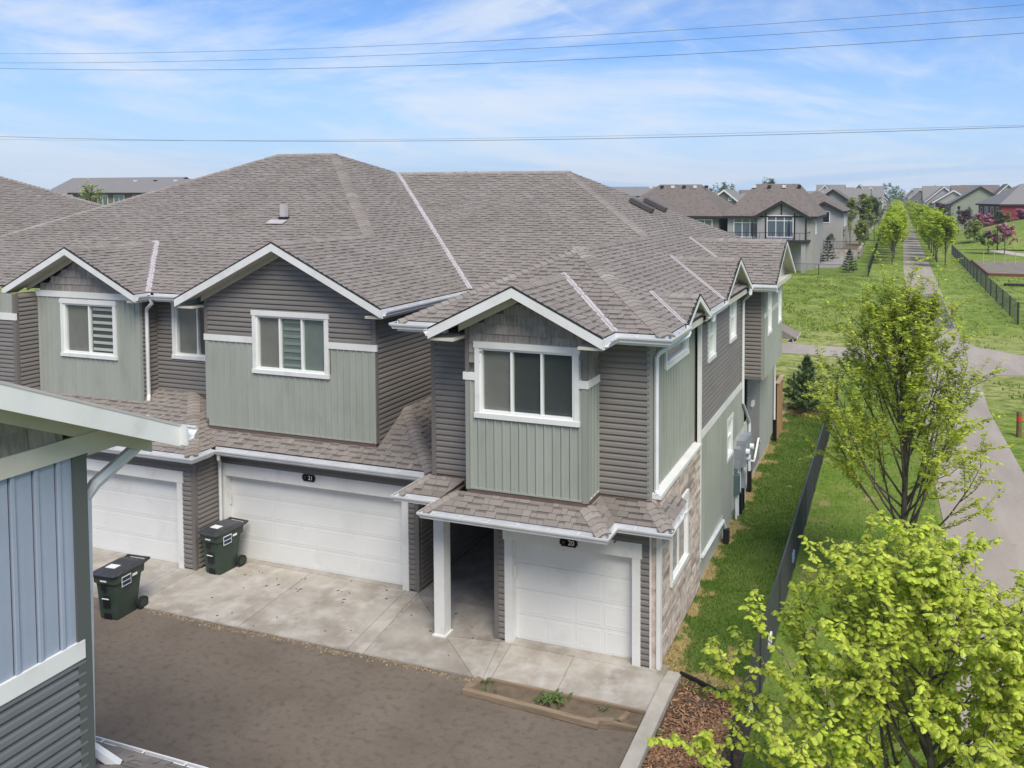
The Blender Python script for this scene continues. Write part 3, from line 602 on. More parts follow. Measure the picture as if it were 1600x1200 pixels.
for y, z1, mt in ((21.5, .75, m_gut), (21.75, 1.5, m_gut), (22.05, 1.4, m_vinylw), (22.35, 1.4, m_meter), (22.75, 1.4, m_vinylw)):
    q = MB(); q.tube([(X2 + .09, y, .02), (X2 + .09, y, z1)], .035, 8); q.build('conduit', mt, T20)
for y in (21.95, 22.3): 
    q = MB(); q.box((X2 + .12, y, .3), (.12, .14, .6)); q.build('conduit_cover', m_black, T20)
q = MB(); q.tube([(X2, 24.3, .75), (X2 + .12, 24.3, .75), (X2 + .14, 24.32, .85), (X2 + .14, 25.0, 1.25), (X2 + .14, 25.1, 1.22), (X2 + .14, 25.35, 1.0)], .035, 8); q.build('vent_pipe', m_vinylw, T20)
q = MB(); q.b2((X2 + .02, 24.2, 2.45), (X2 + .1, 24.5, 2.6)); q.build('vent_hood', m_vinylw, T20)
for y in (25.69, 27.3):
    q = MB(); zc = EZ + PT * (xe + 8.0); q.box((-8.0, y, zc + .12), (.85, .34, .14), M=Mx.Rotation(math.atan(PT), 3, 'Y')); q.build('roof_vent', mat('brown_vent_%d' % y, (.085, .075, .07), .5), T20)
q = MB(); q.prism([(-4.0, 28.2, 3.9), (-3.15, 28.2, 3.9), (-3.15, 29.4, 3.9), (-4.0, 29.4, 4.35), (-4.0, 28.2, 4.35)], (0, 0, .04)); q.build('rear_pent_roof', m_shingle, T20); gutter(T20, [(-3.12, 28.2), (-3.12, 29.5)], 3.93, 1, .2)

# ============================ unit 21
T21 = thing('townhouse', 'middle townhouse numbered 21 with wide double garage door under a big front gable', 'townhouse', (-13.5, 15.3, 0), 'attached townhouses in the row')
Y1, X1L, X1R = 15.27, -15.93, -11.06; g1l, g1r, g1y = -16.44, -10.60, 14.85; g1c = (g1l + g1r) / 2; g1h = (g1r - g1l) / 2; g1z = EZ + PT * g1h
W = front(T21, Y1); zb = EZ + PT * (g1r - X1R) - .2; W.back([(X1L, 3.2), (X1R, 3.2), (X1R, zb), (g1c, g1z - .22), (X1L, zb)]).done(m_lap)
hw1 = W.hole(-14.48, -12.30, 4.68, 6.185); sp1 = gspan(X1L, X1R, zb)
W.boards(X1L + .06, X1R - .06, 3.31, 5.39, m_sage, holes=[hw1]); W.lap(5.54, g1z - .3, lambda z: (max(X1L + .08, sp1(z)[0]), min(X1R - .08, sp1(z)[1])), m_lap, holes=[hw1])
W.trim('band_board', (X1L - .03, -14.48), (5.39, 5.54)); W.trim('band_board', (-12.30, X1R + .06), (5.39, 5.54)); W.trim('corner_post', (X1R - .075, X1R + .03), (5.54, zb), m_corner, (-.06, .03)); W.trim('corner_post', (X1L - .02, X1L + .085), (5.54, zb), m_corner, (-.03, .03)); W.trim('corner_post', (X1R - .075, X1R + .005), (3.28, 5.39), m_sage, (-.03, .03)); W.trim('corner_post', (X1L - .01, X1L + .065), (3.45, 5.39), m_sage, (-.03, .03)); W.trim('starter_strip', (X1L + .06, X1R - .06), (3.28, 3.31), m_sage, (0, .03))
W.window(-14.48, -12.30, 4.68, 6.185, 3, [m_blind, (m_blind2, m_blind3), m_blind2])
W = side(T21, X1R, 'side_wall'); W.back([(Y1, 3.2), (19.2, 3.2), (19.2, 6.4), (Y1, 6.4)]).done(m_lap); W.lap(3.24, 6.35, (Y1 + .06, 19.2), m_lap); W.trim('corner_post', (Y1 - .02, Y1 + .07), (3.28, 5.38), m_corner, (0, .032))
W = front(T21, 15.25, 'garage_wall'); W.back([(-15.62, 0), (-15.40, 0), (-15.40, 2.12), (-10.35, 2.12), (-10.35, 0), (-9.97, 0), (-9.97, 3.2), (-15.62, 3.2)]).done(m_lap)
W.lap(.07, 2.95, (-15.60, -10.06), m_lap, holes=[(-15.55, -10.25, -.1, 2.38)]); W.garage(-15.37, -10.38, 2.10, 4, (.21, .165), .30); W.trim('corner_post', (-10.06, -9.95), (.02, 2.95), m_corner, (-.06, .03)); number_plate(W, -13.06, -12.70, 2.235, 2.40, '21')
q = MB(); W.wb(q, (-15.36, -15.33), (-.1, -.07), (1.35, 1.6)); q.build('keypad', m_white, T21)
W = side(T21, -9.97, 'walkway_wall'); W.back([(15.25, 0), (19.9, 0), (19.9, 2.95), (15.25, 2.95)]).done(m_lap); W.lap(.07, 2.9, (15.32, 19.9), m_lap)
RF = Roof(T21); M2 = (g1r - 8.24, 15.55 + 8.24, EZ + PT * 8.24); ML = (-21.32, 15.55 + 8.24, EZ + PT * 8.24); K = (g1c, 15.55 + g1h, g1z)
def pr21(y, s_): return (g1r - s_, y, EZ + PT * s_)
nR1 = RF.plane([pr21(g1y, 0), pr21(15.55 + g1h, 0), pr21(15.55 + g1h, g1h), pr21(g1y, g1h)], (0, 1, 0)); RF.plane([pr21(15.55 + g1h, 0), pr21(yF, 0), pr21(yF + D, D), pr21(15.55 + 8.24, 8.24), pr21(15.55 + g1h, g1h)], (0, 1, 0))
nF1 = RF.plane([(-29.55, 15.55, EZ), (g1l, 15.55, EZ), K, M2, ML], (1, 0, 0)); nL1 = RF.plane([(g1l, g1y, EZ), (g1l, 15.55, EZ), K, (g1c, g1y, g1z)], (0, 1, 0), False)
RF.plane([M2, ML, (-29.5, 32, EZ), (-10.7, 32, EZ)], (1, 0, 0), False); RF.plane([ML, (-29.55, 15.55, EZ), (-29.55, 32, EZ)], (0, 1, 0), False)
RF.cap((g1c, g1y, g1z), K, nR1, nL1); RF.cap(K, M2, nR1, nF1); RF.cap(ML, M2, nF1, V((0, PT, 1)).normalized()); RF.cap((-29.55, 15.55, EZ), ML, nF1, V((-PT, 0, 1)).normalized())
za = 2.94; s6 = .607
nA = RF.plane([(-15.3, 14.87, za), (-9.40, 14.87, za), (-9.85, 15.27, za + .4 * s6), (-15.95, 15.27, za + .4 * s6)], (1, 0, 0)); RF.plane([(-11.04, 15.272, za + .402 * s6), (-9.85, 15.272, za + .402 * s6), (-11.04, 16.37, za + 1.5 * s6)], (1, 0, 0))
s7 = (1.5 * s6) / 1.64
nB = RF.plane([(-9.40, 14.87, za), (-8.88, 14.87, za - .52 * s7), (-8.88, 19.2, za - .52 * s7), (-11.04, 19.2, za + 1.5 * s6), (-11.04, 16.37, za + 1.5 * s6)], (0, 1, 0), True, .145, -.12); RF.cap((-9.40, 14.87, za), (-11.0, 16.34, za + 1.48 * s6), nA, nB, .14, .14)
RF.done(300)
q = MB(); q.b2((X1L, 15.255, 3.1), (X1R, 15.285, 3.285)); q.build('wall_flashing', m_deck, T21)
gable_end(T21, (g1l, g1y, EZ), (g1c, g1y, g1z), (g1r, g1y, EZ), (0, -1, 0), .42, .19); 
gutter(T21, [(g1r + .13, g1y + .04), (g1r + .13, 18.7)], 6.385); gutter(T21, [(-18.0, 15.43), (g1l - .1, 15.43), (g1l - .1, 15.0)], 6.385, 1, .4)
gutter(T21, [(-15.29, 14.74), (-9.42, 14.74)], 2.88, 1, .38)
downspout(T21, [(-15.2, 14.85, 2.78), (-15.22, 14.87, 2.62), (-15.42, 15.1, 2.45), (-15.44, 15.12, 2.35), (-15.44, 15.12, .15)], .04)
q = MB(); vz = EZ + PT * (19.2 - 15.55); q.b2((-17.1, 19.14, vz - .05), (-16.93, 19.28, vz + .48)); pp = q.build('flue_pipe', m_flash, T21); q = MB(); q.b2((-17.14, 19.12, vz - .08), (-16.90, 19.32, vz + .10)); q.build('flue_boot', m_dark, T21); q = MB(); q.prism([(-17.4, 18.9, vz - .10), (-16.8, 18.9, vz - .10), (-16.8, 19.1, vz), (-17.4, 19.1, vz)], (0, 0, .02)); q.build('flue_flashing', m_flash, T21)

# ============================ unit 22
T22 = thing('townhouse', 'left townhouse with small front gable, sage boards and a garage standing forward', 'townhouse', (-19.5, 15.3, 0), 'attached townhouses in the row')
Y2, X2L, X2R = 15.55, -22.05, -18.39; g2l, g2r, g2y = -22.78, -18.08, 15.15; g2c = (g2l + g2r) / 2; g2h = (g2r - g2l) / 2; g2z = EZ + PT * g2h
W = front(T22, Y2); zb = 6.38; W.back([(X2L, 3.3), (X2R, 3.3), (X2R, zb), (g2c, g2z - .2), (X2L, zb)]).done(m_sage); h_ = W.hole(-21.14, -19.17, 4.62, 6.165)
W.boards(X2L + .05, X2R - .07, 3.5, 6.2, m_sage, holes=[h_]); W.trim('band_board', (X2L - .02, X2R + .02), (6.2, 6.36)); W.shakes(6.36, g2z - .2, gspan(X2L, X2R, 6.42), m_shake); W.window(-21.14, -19.17, 4.62, 6.165, 2, [m_blind, (m_room, m_blindw)]); W.trim('corner_post', (X2R - .08, X2R + .03), (3.4, 6.2), m_sage, (-.05, .03))
W = side(T22, X2R, 'recess_side_wall'); W.back([(Y2, 3.3), (16.05, 3.3), (16.05, 6.35), (Y2, 6.35)]).done(m_lap); W.lap(3.5, 6.35, (Y2 + .04, 16.05), m_lap)
W = front(T22, 16.05, 'recess_wall'); W.back([(X2R, 3.3), (-15.9, 3.3), (-15.9, 6.35), (X2R, 6.35)]).done(m_lap); h_ = W.hole(-17.83, -16.2, 4.66, 6.2); W.lap(3.78, 6.35, (X2R, -15.9), m_lap, holes=[h_]); W.window(-17.83, -16.2, 4.66, 6.2, 2, [m_blind, m_room])
W = front(T22, 14.5, 'garage_wall'); W.back([(-23, 0), (-19.4, 0), (-19.4, 2.12), (-16.06, 2.12), (-16.06, 0), (-15.58, 0), (-15.58, 2.95), (-23, 2.95)]).done(m_lap); W.lap(.07, 2.9, (-22, -15.66), m_lap, holes=[(-19.5, -15.95, -.1, 2.36)]); W.garage(-19.4, -16.08, 2.10, 4, (.16, .16), .28); W.trim('corner_post', (-15.66, -15.56), (.02, 2.9), m_corner, (-.05, .03))
W = side(T22, -15.58, 'garage_side_wall'); W.back([(14.5, 0), (15.25, 0), (15.25, 2.9), (14.5, 2.9)]).done(m_lap); W.lap(.07, 2.85, (14.56, 15.25), m_lap)
RF = Roof(T22); nF2 = V((0, -PT, 1)).normalized()
a1 = RF.plane([(g2r, g2y, EZ), (g2r, 15.55, EZ), (g2c, 15.55 + g2h, g2z), (g2c, g2y, g2z)], (0, 1, 0)); a2 = RF.plane([(g2l, g2y, EZ), (g2l, 15.55, EZ), (g2c, 15.55 + g2h, g2z), (g2c, g2y, g2z)], (0, 1, 0), False); RF.cap((g2c, g2y, g2z), (g2c, 15.55 + g2h, g2z), a1, a2)
zz0 = 2.92; hp = (-17.18, 16.05, zz0 + PT * 1.88)
b1 = RF.plane([(-24, 14.17, zz0), (-15.30, 14.17, zz0), hp, (-24, 16.05, zz0 + PT * 1.88)], (1, 0, 0)); 
b2 = RF.plane([(-15.30, 14.17, zz0), (-15.30, 14.95, zz0), (-15.93, 15.58, zz0 + PT * .63), hp], (0, 1, 0)); RF.plane([(-15.93, 15.58, zz0 + PT * .63), (-15.93, 16.05, zz0 + PT * .63), hp], (0, 1, 0)); RF.cap((-15.30, 14.17, zz0), hp, b1, b2, .15, .14)
RF.done(300)
gable_end(T22, (g2l, g2y, EZ), (g2c, g2y, g2z), (g2r, g2y, EZ), (0, -1, 0), .40, .18); valley(T22, (g2r, 15.55, EZ), (g2c, 15.55 + g2h, g2z), .11)
gutter(T22, [(g2r + .12, g2y + .03), (g2r + .12, 15.43), (-17.9, 15.43)], 6.385, 1, .3); gutter(T22, [(-24, 14.05), (-15.17, 14.05), (-15.17, 14.735)], 2.88, 1, .42)
downspout(T22, [(-17.95, 15.5, 6.27), (-17.97, 15.55, 6.15), (-18.22, 15.62, 6.0), (-18.28, 15.66, 5.9), (-18.28, 15.66, 3.75), (-18.1, 15.5, 3.62)], .045)
q = MB(); q.b2((X2L, 15.53, 3.35), (X2R, 15.56, 3.5)); q.b2((X2R, 16.03, 3.6), (-16, 16.06, 3.79)); q.build('wall_flashing', m_deck, T22)

# ============================ unit 23, cut by the left edge
T23 = thing('townhouse', 'far left townhouse at the picture edge, grey lap siding below a white band', 'townhouse', (-26, 15, 0), 'attached townhouses in the row')
W = front(T23, 14.98); W.back([(-27, 0), (-22.05, 0), (-22.05, 6.3), (-27, 6.3)]).done(m_lap); W.lap(3.4, 5.61, (-27, -22.12), m_lap); W.boards(-27, -22.12, 5.79, 6.3, m_sage, .172); W.trim('band_board', (-27, -22.0), (5.61, 5.79)); W.trim('corner_post', (-22.13, -22.02), (3.2, 5.61), m_corner, (-.05, .03)); W.trim('corner_post', (-22.13, -22.02), (5.79, 6.3), m_corner, (-.05, .03))
W = side(T23, -22.05, 'side_wall'); W.back([(14.98, 3), (15.55, 3), (15.55, 6.3), (14.98, 6.3)]).done(m_lap); W.lap(3.4, 6.3, (15.04, 15.55), m_lap)
RF = Roof(T23)
def p23(y, s_): return (-26 - s_, y, EZ + PT * s_)
RF.plane([p23(18, 0), p23(28.5, 0), p23(20, 8.5), p23(18, 8.5)], (0, 1, 0)); RF.plane([p23(28.5, 0), p23(20, 8.5), (-45, 20, p23(0, 8.5)[2]), (-45, 28.5, EZ)], (1, 0, 0), False)
RF.cap(p23(28.5, 0), p23(20, 8.5), V((PT, 0, 1)).normalized(), V((0, PT, 1)).normalized()); RF.done(150)
gutter(T23, [(-27, 14.6), (-22.6, 14.6)], 6.385, 1, .3)

def eave_return(th, x0, x1, y0, y1):
    q = MB(); q.b2((x0, y0, EZ - .235), (x1, y1, EZ - .185)); q.build('eave_return', m_soffit, th)
eave_return(T20, gl + .02, BL - .01, gy + .04, 14.08); eave_return(T20, BR + .01, gr - .02, gy + .04, 13.6)
eave_return(T21, g1l + .02, X1L - .01, g1y + .04, 16.0); eave_return(T21, X1R + .01, g1r - .02, g1y + .04, 18.7)
eave_return(T22, g2l + .02, X2L - .01, g2y + .04, 15.9); eave_return(T22, X2R + .01, g2r - .02, g2y + .04, 16.0)
# ------------------------------------------------------------------ ground
def ground_mat(name, kind):
    m = bpy.data.materials.new(name); m.use_nodes = True; t = m.node_tree; n_ = t.nodes; l_ = t.links; b = n_['Principled BSDF']
    b.inputs['Roughness'].default_value = .95; b.inputs['Specular IOR Level'].default_value = .1
    geo = n_.new('ShaderNodeNewGeometry'); pos = geo.outputs['Position']; sp = n_.new('ShaderNodeSeparateXYZ'); l_.new(pos, sp.inputs[0])
    def noise(s, d=5, st=None, r=.6):
        v = pos
        if st: mp = n_.new('ShaderNodeMapping'); mp.inputs['Scale'].default_value = st; l_.new(pos, mp.inputs[0]); v = mp.outputs[0]
        n = n_.new('ShaderNodeTexNoise'); n.inputs['Scale'].default_value = s; n.inputs['Detail'].default_value = d; n.inputs['Roughness'].default_value = r; l_.new(v, n.inputs['Vector']); return n.outputs[0]
    def rng(x, a, bb, c=0., d=1.):
        r = n_.new('ShaderNodeMapRange'); r.interpolation_type = 'SMOOTHSTEP'; r.inputs[1].default_value = a; r.inputs[2].default_value = bb; r.inputs[3].default_value = c; r.inputs[4].default_value = d; l_.new(x, r.inputs[0]); return r.outputs[0]
    def mth(op, a, bb):
        n = n_.new('ShaderNodeMath'); n.operation = op
        for i, x in enumerate((a, bb)):
            if isinstance(x, (int, float)): n.inputs[i].default_value = x
            else: l_.new(x, n.inputs[i])
        return n.outputs[0]
    def mixc(f, a, c):
        x = n_.new('ShaderNodeMixRGB'); l_.new(f, x.inputs[0])
        for i, q in ((1, a), (2, c)):
            if isinstance(q, tuple): x.inputs[i].default_value = (*q, 1)
            else: l_.new(q, x.inputs[i])
        return x.outputs[0]
    fine = noise(9, 8, None, .75); mid = noise(.9, 6); big = noise(.11, 4)
    if kind == 'meadow':
        c = mixc(rng(mid, .35, .65), (.205, .290, .045), (.275, .325, .080))
        yb = mth('ADD', sp.outputs[1], mth('MULTIPLY', mth('SUBTRACT', mid, .5), 5.0))
        m1 = mth('MULTIPLY', rng(yb, 33, 39), mth('SUBTRACT', 1.0, rng(yb, 52.5, 57))); m2 = mth('MULTIPLY', m1, rng(noise(.5, 6, (.35, 1, 1)), .28, .55))
        c = mixc(m2, c, (.42, .40, .16))
        c = mixc(rng(noise(1.5, 6, (.15, 1.2, 1)), .48, .66, 0, .7), c, (.14, .215, .03)); c = mixc(rng(noise(2.6, 8, (.6, 1, 1), .75), .46, .60, 0, .85), c, (.085, .145, .018)); c = mixc(rng(noise(1.0, 7, (.7, 1, 1), .7), .50, .60, 0, .55), c, (.10, .16, .02)); c = mixc(rng(noise(4.5, 6), .56, .70, 0, .5), c, (.40, .42, .14)); c = mixc(rng(noise(.35, 5), .52, .64, 0, .45), c, (.33, .37, .10))
        c = mixc(rng(big, .52, .62, 0, .5), c, (.32, .35, .11)); c = mixc(rng(fine, .5, .72, 0, .55), c, (.11, .17, .025))
    elif kind == 'lawn':
        c = mixc(rng(mid, .35, .65), (.085, .150, .025), (.125, .185, .04))
        hx = rng(sp.outputs[0], -4.15, -3.3, .19, 0.0); f = mth('ADD', noise(1.6, 7), hx)
        fr = mth('MULTIPLY', mth('SUBTRACT', 1.0, rng(sp.outputs[1], 14.2, 16.5)), .12)
        c = mixc(rng(mth('ADD', f, fr), .63, .74), c, (.42, .33, .15)); c = mixc(rng(fine, .5, .72, 0, .55), c, (.055, .10, .015)); c = mixc(rng(noise(34, 4), .55, .7, 0, .35), c, (.20, .21, .07))
    elif kind == 'verge':
        c = mixc(rng(mid, .35, .65), (.14, .225, .033), (.20, .265, .055)); c = mixc(rng(noise(1.3, 7), .55, .72), c, (.33, .29, .12)); c = mixc(rng(fine, .5, .72, 0, .5), c, (.085, .145, .02))
    elif kind == 'path':
        c = mixc(rng(noise(.7, 6, (1, .25, 1)), .35, .65), (.385, .335, .285), (.305, .262, .222)); c = mixc(rng(noise(60, 3), .5, .7, 0, .7), c, (.42, .39, .35)); c = mixc(rng(noise(2.2, 8), .6, .75, 0, .5), c, (.23, .205, .185))
    b_ = n_.new('ShaderNodeBump'); b_.inputs['Strength'].default_value = .7 if kind != 'path' else .25; b_.inputs['Distance'].default_value = .06 if kind != 'path' else .006
    l_.new(noise(38, 6) if kind != 'path' else noise(120, 4), b_.inputs['Height']); l_.new(b_.outputs[0], b.inputs['Normal']); l_.new(c, b.inputs['Base Color']); MATS[name] = m; return m
m_meadow, m_lawn, m_verge, m_path = ground_mat('meadow_grass', 'meadow'), ground_mat('lawn_grass', 'lawn'), ground_mat('verge_grass', 'verge'), ground_mat('path_asphalt', 'path')
m_mulchsoil = mat('dark_soil', (.085, .055, .038), .95, (.12, .08, .055), 4, bump=(40, .6, .03)); m_dirt = mat('bare_dirt', (.19, .145, .10), .95, (.13, .10, .068), 5, 6, bump=(50, .6, .02))
def sheet(name, poly, z, mt, label=None, kind='structure', parent=None):
    me = mesh(name, [V((x, y, z)) for x, y in poly], [tuple(range(len(poly)))], mt); o = link(name, me, parent)
    if parent is None: tag(o, label, None, None, kind)
    return o
sheet('ground', [(-4000, -1500), (4000, -1500), (4000, 5000), (-4000, 5000)], 0, m_meadow, 'green grass ground reaching to the horizon')
sheet('lawn', [(-4.11, 13.2), (-2.10, 13.2), (-2.10, 34.8), (-6, 34.8), (-6, 28.9), (-4.11, 28.9)], .008, m_lawn, 'dark green lawn strip between end townhouse and chain link fence')
sheet('verge', [(-2.10, 2), (1.30, 2), (1.30, 24), (1.36, 34), (1.0, 45), (-2.1, 45)], .008, m_verge, 'grass verge between the fence and the walking path')
sheet('lane', [(-60, -60), (-3.62, -60), (-3.62, 12.86), (-60, 12.86)], .008, m_asph, 'dusty brown grey asphalt lane')  # unseen near stretch added so less green light bounces onto the blue house
# walking path (left edge / right edge)
pl = [(1.05, 2), (1.2, 12), (1.22, 17), (1.45, 22.5), (1.36, 26), (1.34, 33), (1.1, 40), (.3, 43.6), (-1.6, 45.2), (-8, 45.7), (-40, 46.5), (-40, 49.6), (-8, 48.8), (-1.0, 48.2), (.6, 48.9), (1.35, 51.5), (1.4, 60), (1.35, 104), (2.0, 160), (2.45, 219), (4.7, 495), (8.5, 900)]
pr_ = [(13.0, 900), (8.3, 497), (5.2, 219), (4.9, 160), (4.6, 104), (4.2, 62), (4.15, 53.5), (4.9, 50.8), (7.0, 48.9), (12, 47.6), (40, 46), (40, 42), (12, 43), (7.2, 43.6), (4.9, 43), (4.1, 41), (3.9, 36), (4.1, 28), (4.2, 20), (4.2, 2)]
sheet('path', pl + pr_, .016, m_path, 'pale asphalt walking path running straight to the horizon')
q = MB(); q.b2((3.35, 38.6, .016), (4.0, 39.3, .022)); tag(q.build('path_plate', m_conc), 'pale concrete plate beside the path at the crossing', 'plate')
for x, y in ((3.2, 205), (3.6, 192)): pass
tag(sheet('crossing_patch', [(2.0, 57), (4.1, 57.5), (4.18, 78), (2.5, 77)], .020, mat('dark_path_patch', (.12, .115, .115), .9, (.15, .14, .135), 3, bump=(120, .3))), 'darker asphalt patch in the path beyond the crossing', kind='structure')
# driveway of separate slabs
DR = tag(link('driveway', mesh('driveway', [V(p) for p in ((-30, 12.80, .012), (-3.87, 12.80, .012), (-3.87, 14.1, .012), (-4.15, 14.1, .012), (-4.15, 20, .012), (-30, 20, .012))], [(0, 1, 2, 3, 4, 5)], m_mortar)), 'pale concrete driveway apron of jointed slabs', kind='structure')
def slab(poly, tv=0.0, z=.03):
    g = .008; cx_ = sum(p[0] for p in poly) / len(poly); cy_ = sum(p[1] for p in poly) / len(poly)
    P = []
    for x, y in poly:
        d = V((cx_ - x, cy_ - y)); k = g * 1.6 / max(d.length, .01); P.append(V((x + d.x * k, y + d.y * k, z)))
    q = MB(); q.prism(P, (0, 0, -.025)); o = q.build('slab', m_slab, DR); o['tv'] = tv
yd0, yd1 = 12.80, 15.40
xs = [-30, -26, -22.6, -19.3, -16.05, -15.55]
for a, b in zip(xs, xs[1:]): slab([(a, yd0), (b, yd0), (b, 14.64), (a, 14.64)], rnd.uniform(-.06, .06))
slab([(-15.55, yd0), (-12.70, yd0), (-12.90, 15.22), (-15.55, 15.22)], .06); slab([(-12.70, yd0), (-10.02, yd0), (-10.30, 15.22), (-12.90, 15.22)], .0); slab([(-10.02, yd0), (-9.66, yd0), (-9.98, 15.22), (-10.30, 15.22)], .06)
slab([(-15.55, 15.22), (-10.2, 15.22), (-10.2, 15.42), (-15.55, 15.42)], -.1)
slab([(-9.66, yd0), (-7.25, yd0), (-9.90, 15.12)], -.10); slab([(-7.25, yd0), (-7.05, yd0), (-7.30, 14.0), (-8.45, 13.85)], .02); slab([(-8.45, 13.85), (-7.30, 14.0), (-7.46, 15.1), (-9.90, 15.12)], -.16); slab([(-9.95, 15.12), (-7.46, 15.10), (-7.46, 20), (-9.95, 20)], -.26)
slab([(-7.05, yd0), (-6.90, yd0), (-7.08, 14.05), (-7.30, 14.0)], .05); slab([(-6.90, yd0), (-5.60, yd0), (-5.72, 13.98), (-7.06, 13.98)], .10); slab([(-5.60, yd0), (-3.86, yd0), (-3.86, 13.98), (-5.72, 13.98)], .03); slab([(-7.06, 13.98), (-3.86, 13.98), (-3.86, 14.28), (-7.06, 14.28)], -.04)
# kerb along the right of the lane
q = MB(); q.b2((-3.86, 4, -.05), (-3.60, 13.55, .14)); q.prism([(-3.86, 13.55, -.05), (-3.86, 14.08, -.05), (-3.86, 14.08, .05), (-3.86, 13.55, .14)], (.26, 0, 0)); tag(q.build('kerb', m_conc), 'pale concrete kerb between driveway and mulch bed', kind='structure')
# mulch bed with bark chips
sheet('mulch_bed', [(-3.60, 4), (-2.14, 4), (-2.14, 13.42), (-3.60, 14.02)], .012, m_mulchsoil, 'dark soil bed under bark mulch')
q = MB(); r2 = random.Random(5); m_chip = mat('bark_chip', (.40, .23, .125), .9, (.22, .12, .065), 14)
for i in range(8000):
    x, y = r2.uniform(-3.57, -2.16), r2.uniform(9.5, 13.95)
    if y > 13.98 - (x + 3.6) * .40: continue
    if r2.random() < .75 and (x + 3.6) * .55 + r2.gauss(0, .12) < (y - 12.3) * .55: continue
    q.ct = r2.gauss(0, .3); q.box((x, y, r2.uniform(.014, .05)), (r2.uniform(.035, .11), r2.uniform(.012, .03), r2.uniform(.004, .012)), M=Mx.Rotation(r2.uniform(0, 6.3), 3, 'Z') @ Mx.Rotation(r2.uniform(-.5, .5), 3, 'Y'))
tag(q.build('bark_mulch', m_chip), 'brown bark chips spread over the bed beside the kerb', None, None, 'stuff')
q = MB(); q.tube([(-3.62, 14.06, .06), (-3.3, 13.93, .07), (-2.9, 13.74, .07), (-2.5, 13.53, .06), (-2.16, 13.42, .05)], .035, 8); tag(q.build('bed_edging', m_black), 'black plastic edging between mulch bed and lawn', 'edging')
# planter strip: dirt, boards, weeds
sheet('dirt_strip', [(-7.12, 12.28), (-4.6, 12.20), (-3.9, 12.30), (-3.88, 12.80), (-7.06, 12.80)], .014, m_dirt, 'bare dirt strip at the edge of the driveway')
m_wood = mat('weathered_lumber', (.30, .225, .155), .85, (.20, .15, .10), 3, 6, bump=(40, .4), stretch=(.4, 3, 3))
for a, b, w_, h_, lab in (((-7.18, 12.34), (-4.55, 12.19), .095, .09, 'long weathered board edging the dirt strip beside the lane'), ((-7.17, 12.42), (-7.06, 12.76), .14, .05, 'short flat grey board at the left end of the dirt strip'), ((-4.72, 12.27), (-4.35, 12.38), .09, .07, 'short pale board lying skewed at the end of the long board'), ((-4.26, 12.42), (-4.18, 12.66), .085, .06, 'short board standing across the right end of the dirt strip'), ((-4.36, 12.36), (-3.92, 12.33), .06, .05, 'half buried board beside the kerb at the dirt strip'), ((-6.95, 12.80), (-3.92, 12.79), .05, .05, 'thin form board along the driveway slab edge')):
    q = MB(); q.bar((*a, .015 + h_ / 2), (*b, .015 + h_ / 2 + .01), w_, h_); tag(q.build('timber_board', m_wood), lab, 'board', 'loose boards round the dirt strip')
m_weed = mat('weed_leaf', (.09, .16, .035), .7, (.14, .2, .06), 12, trans=.3)
for x, y, n, s_, lab in ((-5.55, 12.55, 46, .22, 'leafy green weed clump growing in the middle of the dirt strip'), (-6.75, 12.40, 9, .16, 'small pale weed beside the long board'), (-6.9, 12.72, 16, .10, 'low weed tuft at the left end of the dirt strip'), (-4.62, 12.66, 14, .09, 'tiny weed tuft near the right end of the dirt strip'), (-3.52, 12.35, 12, .12, 'weed sprouting beside the kerb in the mulch')):
    q = MB()
    for i in range(n):
        a = r2.uniform(0, 6.28); l = s_ * r2.uniform(.6, 1.1); ox, oy = r2.gauss(0, s_ * .55), r2.gauss(0, s_ * .25); d = V((math.cos(a), math.sin(a), 0)); e = V((-d.y, d.x, 0)) * l * .13; p0 = V((x + ox, y + oy, .015)); p1 = p0 + d * l * .45 + UP * l * .55; p2 = p0 + d * l * .95 + UP * l * .45
        q.ct = r2.gauss(0, .2); q.add([p0, p1 - e, p1 + e, p2], [(0, 1, 2), (1, 3, 2)])
    tag(q.build('weed', m_weed), lab, 'weed')
q = MB()
for i in range(46):
    x, y = r2.uniform(-15.2, -7.6), r2.choice((r2.uniform(12.9, 15.1), r2.gauss(14.7, .25)))
    if y < 12.85: continue
    q.box((x, y, .034), (r2.uniform(.015, .07), r2.uniform(.012, .03), .006), r2.uniform(0, 3))
tag(q.build('leaf_litter', mat('dead_leaf', (.06, .045, .035), .9)), 'dark leaf and twig bits scattered over the driveway', None, None, 'stuff')
q = MB()
for i in range(520):
    x = r2.uniform(-15, -7.2); y = 12.78 - abs(r2.gauss(0, .05)) - max(0, math.sin(x * 2.3)) * .05
    q.ct = r2.gauss(0, .25); q.box((x, y, .012), (r2.uniform(.01, .045), r2.uniform(.008, .03), .012), r2.uniform(0, 3))
tag(q.build('edge_grit', mat('tan_grit', (.34, .26, .16), .95)), 'tan grit and dry bits gathered along the driveway edge', None, None, 'stuff')
